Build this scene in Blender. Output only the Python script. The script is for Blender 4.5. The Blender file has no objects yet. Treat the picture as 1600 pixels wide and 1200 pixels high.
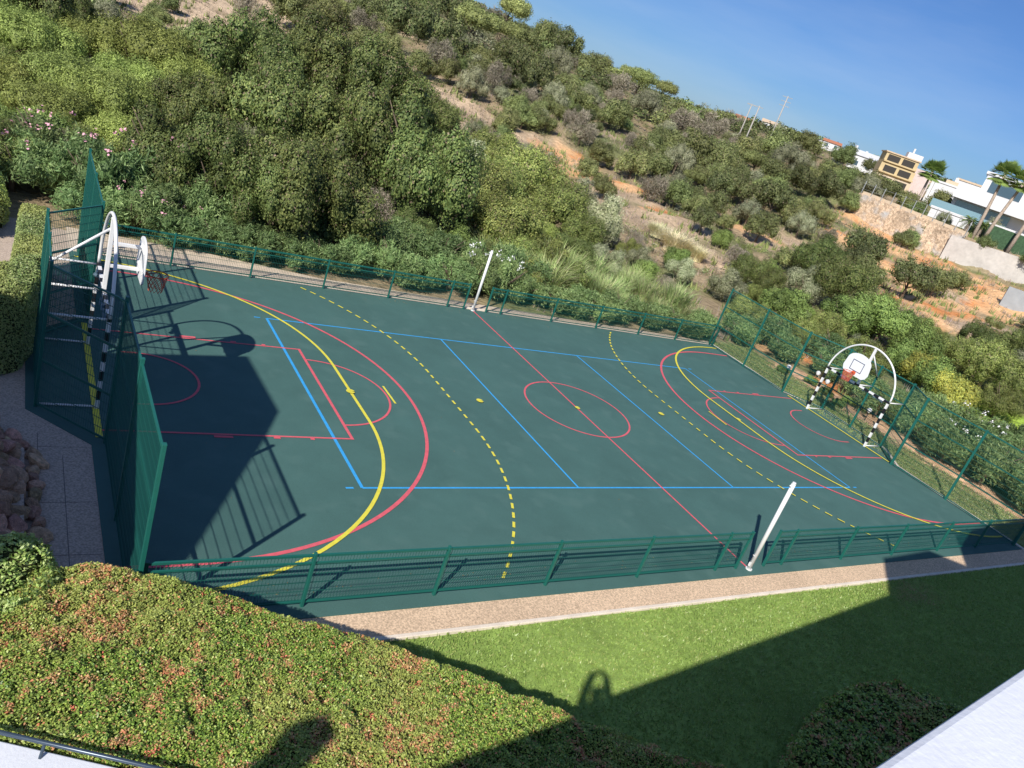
import bpy, bmesh, math, random
import numpy as np
from mathutils import Vector, Matrix
R = math.radians
sc = bpy.context.scene
COL = sc.collection

# ------------------------------------------------------------------ camera
cam_d = bpy.data.cameras.new('camera'); cam = bpy.data.objects.new('camera', cam_d); COL.objects.link(cam)
cam_d.sensor_width = 36.0; cam_d.lens = 1223.629 / 1600 * 36; cam_d.clip_start = 0.05; cam_d.clip_end = 5000
cam.matrix_world = Matrix(((0.82664834, -0.07314063, -0.55794531, -15.9399638),
                           (-0.46477522, 0.47022329, -0.75024932, -17.65778339),
                           (0.31723259, 0.87951151, 0.35471535, 9.02145301), (0, 0, 0, 1)))
sc.camera = cam
CX, CY, CZ = -15.94, -17.658, 9.021
# ------------------------------------------------------------------ world and sun
SUN = Vector((1.07, 0.836, -1.0))
w = bpy.data.worlds.new('World'); sc.world = w; w.use_nodes = True
nt = w.node_tree; nt.nodes.clear()
sky = nt.nodes.new('ShaderNodeTexSky'); sky.sky_type = 'NISHITA'; sky.sun_disc = False
sky.sun_elevation = math.atan2(1, math.hypot(1.07, .836)); sky.sun_rotation = R(232)
sky.altitude = 60; sky.air_density = 1.0; sky.dust_density = 0.6; sky.ozone_density = 4.0
bg = nt.nodes.new('ShaderNodeBackground'); bg.inputs['Strength'].default_value = 0.063
out = nt.nodes.new('ShaderNodeOutputWorld')
tc = nt.nodes.new('ShaderNodeTexCoord')
mp = nt.nodes.new('ShaderNodeMapping'); mp.inputs['Scale'].default_value = (1.2, 1.2, 7.0)
mp.inputs['Rotation'].default_value = (0.15, -0.12, 0.3)
nz = nt.nodes.new('ShaderNodeTexNoise'); nz.inputs['Scale'].default_value = 1.7; nz.inputs['Detail'].default_value = 6; nz.inputs['Roughness'].default_value = .55
rp = nt.nodes.new('ShaderNodeValToRGB'); rp.color_ramp.elements[0].position = .42; rp.color_ramp.elements[1].position = .85
rp.color_ramp.elements[0].color = (0, 0, 0, 1); rp.color_ramp.elements[1].color = (.24, .24, .24, 1)
tint = nt.nodes.new('ShaderNodeMix'); tint.data_type = 'RGBA'; tint.blend_type = 'MULTIPLY'; tint.inputs[0].default_value = 1
tint.inputs[7].default_value = (0.70, 0.96, 1.40, 1)
mx = nt.nodes.new('ShaderNodeMix'); mx.data_type = 'RGBA'; mx.inputs[7].default_value = (11.5, 12.2, 13.0, 1)
L = nt.links.new
L(tc.outputs['Generated'], mp.inputs[0]); L(mp.outputs[0], nz.inputs[0]); L(nz.outputs[0], rp.inputs[0])
L(sky.outputs[0], tint.inputs[6]); L(tint.outputs[2], mx.inputs[6]); L(rp.outputs[0], mx.inputs[0])
L(mx.outputs[2], bg.inputs[0]); L(bg.outputs[0], out.inputs[0])
sd = bpy.data.lights.new('sun', 'SUN'); sd.energy = 4.9; sd.angle = R(0.53); sd.color = (1.0, .945, .86)
so = bpy.data.objects.new('sun', sd); COL.objects.link(so); so.rotation_euler = SUN.to_track_quat('-Z', 'Y').to_euler(); so.location = (-40, -40, 60)
sc.view_settings.view_transform = 'Standard'; sc.view_settings.look = 'None'; sc.view_settings.exposure = 0.15; sc.view_settings.gamma = 1.0
sc.cycles.max_bounces = 6; sc.cycles.diffuse_bounces = 3; sc.cycles.transparent_max_bounces = 12; sc.cycles.glossy_bounces = 2

# ------------------------------------------------------------------ materials
def mat(name, col, rough=.7, spec=.3, metal=0., noise=None, bump=None, attr=None, rnd=None, coat=0., trans=0., nmix=None):
    """noise=(scale, amount, detail) brightness mottling; bump=(scale,strength,dist); attr=colour attribute; rnd=(hue,val) per instance"""
    m = bpy.data.materials.new(name); m.use_nodes = True; t = m.node_tree; n = t.nodes; l = t.links.new
    p = n['Principled BSDF']; p.inputs['Roughness'].default_value = rough; p.inputs['Metallic'].default_value = metal
    p.inputs['Specular IOR Level'].default_value = spec
    if coat: p.inputs['Coat Weight'].default_value = coat
    c = None
    if attr:
        a = n.new('ShaderNodeAttribute'); a.attribute_name = attr; c = a.outputs['Color']
    else:
        r = n.new('ShaderNodeRGB'); r.outputs[0].default_value = (*col, 1); c = r.outputs[0]
    tcn = n.new('ShaderNodeTexCoord')
    if noise:
        sets = noise if isinstance(noise, list) else [noise]
        for s, amt, det in sets:
            z = n.new('ShaderNodeTexNoise'); z.inputs['Scale'].default_value = s; z.inputs['Detail'].default_value = det
            l(tcn.outputs['Object'], z.inputs[0])
            mr = n.new('ShaderNodeMapRange'); mr.inputs[1].default_value = .3; mr.inputs[2].default_value = .7
            mr.inputs[3].default_value = 1 - amt; mr.inputs[4].default_value = 1 + amt
            l(z.outputs[0], mr.inputs[0])
            q = n.new('ShaderNodeVectorMath'); q.operation = 'SCALE'
            l(c, q.inputs[0]); l(mr.outputs[0], q.inputs[3]); c = q.outputs[0]
    if nmix:
        (s, lo, hi, col2) = nmix
        z = n.new('ShaderNodeTexNoise'); z.inputs['Scale'].default_value = s; z.inputs['Detail'].default_value = 5
        l(tcn.outputs['Object'], z.inputs[0])
        mr = n.new('ShaderNodeMapRange'); mr.inputs[1].default_value = lo; mr.inputs[2].default_value = hi; l(z.outputs[0], mr.inputs[0])
        q = n.new('ShaderNodeMix'); q.data_type = 'RGBA'; q.inputs[7].default_value = (*col2, 1)
        l(mr.outputs[0], q.inputs[0]); l(c, q.inputs[6]); c = q.outputs[2]
    if rnd:
        oi = n.new('ShaderNodeObjectInfo'); hs = n.new('ShaderNodeHueSaturation')
        mr = n.new('ShaderNodeMapRange'); mr.inputs[3].default_value = .5 - rnd[0]; mr.inputs[4].default_value = .5 + rnd[0]; l(oi.outputs['Random'], mr.inputs[0])
        m2 = n.new('ShaderNodeMath'); m2.operation = 'MULTIPLY'; m2.inputs[1].default_value = 7.31; l(oi.outputs['Random'], m2.inputs[0])
        m3 = n.new('ShaderNodeMath'); m3.operation = 'FRACT'; l(m2.outputs[0], m3.inputs[0])
        m4 = n.new('ShaderNodeMapRange'); m4.inputs[3].default_value = 1 - rnd[1]; m4.inputs[4].default_value = 1 + rnd[1]; l(m3.outputs[0], m4.inputs[0])
        l(mr.outputs[0], hs.inputs['Hue']); l(m4.outputs[0], hs.inputs['Value']); l(c, hs.inputs['Color']); c = hs.outputs[0]
    l(c, p.inputs['Base Color'])
    if bump:
        z = n.new('ShaderNodeTexNoise'); z.inputs['Scale'].default_value = bump[0]; z.inputs['Detail'].default_value = 4
        l(tcn.outputs['Object'], z.inputs[0])
        b = n.new('ShaderNodeBump'); b.inputs['Strength'].default_value = bump[1]; b.inputs['Distance'].default_value = bump[2]
        l(z.outputs[0], b.inputs['Height']); l(b.outputs[0], p.inputs['Normal'])
    if trans:
        tr = n.new('ShaderNodeBsdfTranslucent'); ms = n.new('ShaderNodeMixShader'); ms.inputs[0].default_value = trans
        l(c, tr.inputs[0]); l(p.outputs[0], ms.inputs[1]); l(tr.outputs[0], ms.inputs[2]); l(ms.outputs[0], n['Material Output'].inputs[0])
    return m

M = {}
M['court'] = mat('court_acrylic', (.068,.150,.134), .78, .25, noise=[(.35, .08, 4), (1.7, .05, 6), (60, .10, 2)], nmix=(1.3, .54, .72, (.084,.170,.152)), bump=(220, .25, .004))
M['blue'] = mat('blue_paint', (.05, .38, .78), .6, .3, noise=(9, .10, 4), nmix=(26, .60, .78, (.06, .22, .32)))
M['red'] = mat('red_paint', (.74, .13, .16), .6, .3, noise=(9, .10, 4), nmix=(26, .60, .78, (.30, .13, .14)))
M['yellow'] = mat('yellow_paint', (.78, .70, .075), .6, .3, noise=(9, .10, 4), nmix=(26, .62, .80, (.38, .38, .12)))
M['path'] = mat('exposed_aggregate', (.68, .50, .34), .9, .2, noise=[(.6, .08, 3), (28, .34, 3), (90, .2, 2)], bump=(70, .5, .01))
M['path2'] = mat('far_path_sand', (.66, .54, .42), .9, .2, noise=[(1.2, .14, 3), (28, .25, 3)], bump=(50, .5, .01))
M['kerb'] = mat('kerb_concrete', (.80, .70, .58), .85, .2, noise=[(3, .10, 4), (40, .08, 2)], bump=(60, .3, .005))
M['joint'] = mat('dark_joint', (.16, .14, .14), .9, .1)
M['lawn'] = mat('lawn_soil', (.26, .37, .09), .9, .15, noise=[(.5, .14, 4), (5, .20, 4), (60, .25, 3)], nmix=(.45, .60, .8, (.36, .37, .14)), bump=(90, .6, .02))
M['green'] = mat('green_powder_coat', (.014, .130, .104), .42, .5, noise=(6, .05, 3))
M['wire'] = mat('green_wire', (.012, .105, .085), .5, .4)
M['white'] = mat('white_paint', (.80, .80, .79), .45, .4, noise=[(4, .04, 4)])
M['black'] = mat('black_paint', (.015, .015, .018), .45, .4)
M['board'] = mat('white_board', (.82, .83, .84), .4, .4, noise=(5, .03, 3))
M['orange'] = mat('orange_metal', (.62, .10, .03), .5, .4)
M['net'] = mat('chain_net', (.10, .16, .20), .5, .5)
M['netorange'] = mat('orange_net', (.70, .16, .10), .7, .2)
M['render'] = mat('white_render', (.78, .79, .80), .85, .2, noise=[(1.5, .04, 4), (14, .04, 4)], bump=(40, .25, .01))
M['coping'] = mat('white_coping', (.74, .765, .82), .85, .2, noise=[(1.2, .04, 5), (26, .03, 3)], nmix=(3, .70, .8, (.66, .62, .58)), bump=(30, .3, .01))
M['rail'] = mat('dark_rail', (.05, .075, .11), .3, .6, metal=.3)
M['rock'] = mat('rubble_rock', (.62, .39, .26), .9, .2, noise=[(2.5, .35, 5), (14, .2, 4)], rnd=(.03, .35), bump=(9, .9, .05))
M['gravel'] = mat('gravel_ground', (.54, .43, .34), .95, .1, noise=[(30, .3, 3)], bump=(60, .6, .01))
M['leaf'] = mat('leaf', (0, 0, 0), .55, .25, attr='col', rnd=(.014, .27), trans=.2)
M['hedgeleaf'] = mat('hedge_leaf', (0, 0, 0), .42, .4, attr='col', trans=.22)
M['palm_bark'] = mat('palm_bark', (.42, .34, .27), .95, .1, noise=(5, .25, 4), bump=(12, .8, .04))
M['bark'] = mat('bark', (.15, .115, .085), .95, .1, noise=(8, .3, 4), bump=(20, .7, .03))
M['twig'] = mat('dry_twig', (0, 0, 0), .95, .05, attr='col', rnd=(.01, .2))
M['soil'] = mat('hill_soil', (0, 0, 0), .95, .08, attr='col', noise=[(.6, .12, 5), (3.5, .18, 5)], bump=(2.2, 1.0, .25))
M['petalw'] = mat('petal_white', (.85, .85, .82), .7, .2)
M['petalp'] = mat('petal_pink', (.80, .42, .50), .7, .2)
M['skin'] = mat('skin', (.50, .30, .22), .6, .3)
M['cloth'] = mat('shirt_cloth', (.10, .14, .22), .9, .1)
M['hair'] = mat('hair', (.04, .025, .02), .8, .3)

# ------------------------------------------------------------------ helpers
def link(o, parent=None):
    COL.objects.link(o)
    if parent: o.parent = parent
    return o
def tag(o, label=None, cat=None, group=None, kind=None):
    if label: o['label'] = label
    if cat: o['category'] = cat
    if group: o['group'] = group
    if kind: o['kind'] = kind
    return o
def empty(name, loc=(0, 0, 0), rz=0.):
    o = bpy.data.objects.new(name, None); COL.objects.link(o); o.location = loc; o.rotation_euler = (0, 0, rz); o.empty_display_size = .3
    return o
def np_mesh(name, V, F, material, parent=None, col=None, smooth=False, cut=0):
    """V (n,3), F (m,k) constant k; col (n,3) per vertex"""
    V = np.asarray(V, np.float32); F = np.asarray(F, np.int32); k = F.shape[1]
    me = bpy.data.meshes.new(name); me.vertices.add(len(V)); me.vertices.foreach_set('co', V.ravel())
    me.loops.add(F.size); me.loops.foreach_set('vertex_index', F.ravel())
    me.polygons.add(len(F)); me.polygons.foreach_set('loop_start', np.arange(0, F.size, k, dtype=np.int32))
    if smooth: me.polygons.foreach_set('use_smooth', np.ones(len(F), bool))
    me.update(calc_edges=True)
    if col is not None:
        a = me.color_attributes.new('col', 'FLOAT_COLOR', 'POINT')
        c4 = np.ones((len(V), 4), np.float32); c4[:, :3] = col; a.data.foreach_set('color', c4.ravel())
    me.materials.append(material)
    o = bpy.data.objects.new(name, me); link(o, parent); return o
class MB:
    """collects shapes, builds ONE mesh"""
    def __init__(s): s.V = []; s.F = []
    def add(s, V, F):
        b = len(s.V); s.V += [tuple(v) for v in V]; s.F += [tuple(i + b for i in f) for f in F]; return s
    def box(s, c, d, rz=0., M_=None):
        x, y, z = d[0] / 2, d[1] / 2, d[2] / 2; ca, sa = math.cos(rz), math.sin(rz)
        V = []
        for k in (-z, z):
            for a, b in ((-x, -y), (x, -y), (x, y), (-x, y)):
                V.append((c[0] + a * ca - b * sa, c[1] + a * sa + b * ca, c[2] + k))
        return s.add(V, [(0, 3, 2, 1), (4, 5, 6, 7), (0, 1, 5, 4), (1, 2, 6, 5), (2, 3, 7, 6), (3, 0, 4, 7)])
    def bar(s, p, q, r, n=8, r2=None, cap=True):
        p = Vector(p); q = Vector(q); r2 = r if r2 is None else r2
        d = (q - p).normalized(); a = d.orthogonal().normalized()
        if n == 4:   # align square bars with the vertical
            upv = Vector((0, 0, 1)) if abs(d.z) < .9 else Vector((1, 0, 0)); a = (upv.cross(d).normalized() + d.cross(upv.cross(d)).normalized()).normalized()
        b = d.cross(a); V = []
        for (c, rr) in ((p, r), (q, r2)):
            for i in range(n):
                t = 2 * math.pi * i / n; V.append(c + (a * math.cos(t) + b * math.sin(t)) * rr)
        F = [(i, (i + 1) % n, n + (i + 1) % n, n + i) for i in range(n)]
        if cap: F += [tuple(range(n))[::-1], tuple(range(n, 2 * n))]
        return s.add(V, F)
    def tube(s, pts, rad, n=8, closed=False):
        pts = [Vector(p) for p in pts]; m = len(pts); rads = rad if isinstance(rad, (list, tuple)) else [rad] * m
        ref = None; V = []
        for i, p in enumerate(pts):
            t = (pts[(i + 1) % m] - pts[i - 1]) if closed else (pts[min(i + 1, m - 1)] - pts[max(i - 1, 0)])
            t.normalize()
            if ref is None: ref = t.orthogonal().normalized()
            ref = (ref - t * ref.dot(t)).normalized(); b = t.cross(ref)
            for k in range(n):
                a = 2 * math.pi * k / n; V.append(p + (ref * math.cos(a) + b * math.sin(a)) * rads[i])
        F = []
        for i in range(m if closed else m - 1):
            j = (i + 1) % m
            for k in range(n): F.append((i * n + k, i * n + (k + 1) % n, j * n + (k + 1) % n, j * n + k))
        if not closed: F += [tuple(range(n))[::-1], tuple(range((m - 1) * n, m * n))]
        return s.add(V, F)
    def prism(s, poly, z0, z1):
        n = len(poly); V = [(x, y, z0) for x, y in poly] + [(x, y, z1) for x, y in poly]
        F = [tuple(range(n))[::-1], tuple(range(n, 2 * n))] + [(i, (i + 1) % n, n + (i + 1) % n, n + i) for i in range(n)]
        return s.add(V, F)
    def quad(s, a, b, c, d): return s.add([a, b, c, d], [(0, 1, 2, 3)])
    def build(s, name, material, parent=None, smooth=False, bevel=0, off=None):
        me = bpy.data.meshes.new(name)
        V = s.V if off is None else [(x - off[0], y - off[1], z - off[2]) for x, y, z in s.V]
        me.from_pydata(V, [], s.F); me.update()
        bm = bmesh.new(); bm.from_mesh(me); bmesh.ops.recalc_face_normals(bm, faces=bm.faces); bm.to_mesh(me); bm.free()
        me.materials.append(material)
        if smooth:
            for f in me.polygons: f.use_smooth = len(f.vertices) == 4
        o = bpy.data.objects.new(name, me); link(o, parent)
        if bevel:
            b = o.modifiers.new('bevel', 'BEVEL'); b.width = bevel; b.segments = 2; b.limit_method = 'ANGLE'
        return o
def copy_tree(o, parent=None):
    c = o.copy(); COL.objects.link(c)
    if parent: c.parent = parent
    for ch in list(o.children): copy_tree(ch, c)
    return c
def ribbon(pts, wdt, z=0., closed=False):
    """flat strip of width wdt centred on a polyline in the ground plane"""
    P = [Vector((p[0], p[1])) for p in pts]; m = len(P); A = []; B = []
    for i in range(m):
        t = (P[(i + 1) % m] - P[i - 1]) if closed else (P[min(i + 1, m - 1)] - P[max(i - 1, 0)])
        t.normalize(); nrm = Vector((-t.y, t.x)) * wdt / 2
        A.append(P[i] + nrm); B.append(P[i] - nrm)
    V = [(a.x, a.y, z) for a in A] + [(b.x, b.y, z) for b in B]
    F = [(m + i, m + (i + 1) % m, (i + 1) % m, i) for i in range(m if closed else m - 1)]
    return V, F

# ------------------------------------------------------------------ terrain function (metres, real heights)
DS = np.array([52, 60, 80, 100, 120, 150, 190, 260, 400, 700]); ES = np.array([-9.6, -7.6, -4.3, -2.2, -0.6, 0.9, 2.0, 2.6, 3.0, 3.2])
def terrain(x, y):
    x = np.asarray(x, float); y = np.asarray(y, float)
    dx = x - CX; dy = y - CY; d = np.hypot(dx, dy); az = np.degrees(np.arctan2(dx, dy)); azc = np.clip(az, -10, 75)
    el = np.interp(d, DS, ES)
    em = np.interp(azc, [-10, 10, 20, 28, 33, 36, 40, 44, 50, 56, 62, 75], [5.5, 5.0, 4.2, 3.2, 2.4, 1.7, 1.1, 1.6, 2.0, 2.2, 2.7, 3.0])
    el = -np.log(np.exp(-el) + np.exp(-em)); z = CZ + d * np.tan(np.radians(el))
    t = np.clip((d - 45) / 12, 0, 1); t = t * t * (3 - 2 * t); z = z * t
    wg = np.clip((az + 40) / 25, 0, 1) * np.clip((115 - az) / 25, 0, 1); wg = wg * wg * (3 - 2 * wg); z = z * wg
    b = np.sin(x * .11 + 1.3) * np.cos(y * .13) * .5 + np.sin(x * .23 + y * .19) * .3
    z = z + b * np.clip((d - 50) / 30, 0, 1)
    d1 = (x - 74.4) * .777 + (y - 34.2) * .63 - .5; d2 = (x - 75.6) * .993 + (y - 33.6) * .12 - .9
    pl = np.clip(np.minimum(d1, d2) / 1.2, 0, 1) * np.clip((y - 14) / 6, 0, 1) * np.clip((62 - y) / 8, 0, 1)   # built-up terrace behind the retaining walls
    return z * (1 - pl) + np.maximum(z, 8.6) * pl
def tz(x, y): return float(terrain(x, y))
def vnoise(x, y, s, seed=0):
    """smooth value noise, numpy"""
    rs = np.random.RandomState(seed); T = rs.rand(64, 64)
    X = np.asarray(x) / s; Y = np.asarray(y) / s; xi = np.floor(X).astype(int); yi = np.floor(Y).astype(int); fx = X - xi; fy = Y - yi
    fx = fx * fx * (3 - 2 * fx); fy = fy * fy * (3 - 2 * fy); a = lambda i, j: T[(xi + i) % 64, (yi + j) % 64]
    return (a(0, 0) * (1 - fx) + a(1, 0) * fx) * (1 - fy) + (a(0, 1) * (1 - fx) + a(1, 1) * fx) * fy
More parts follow.
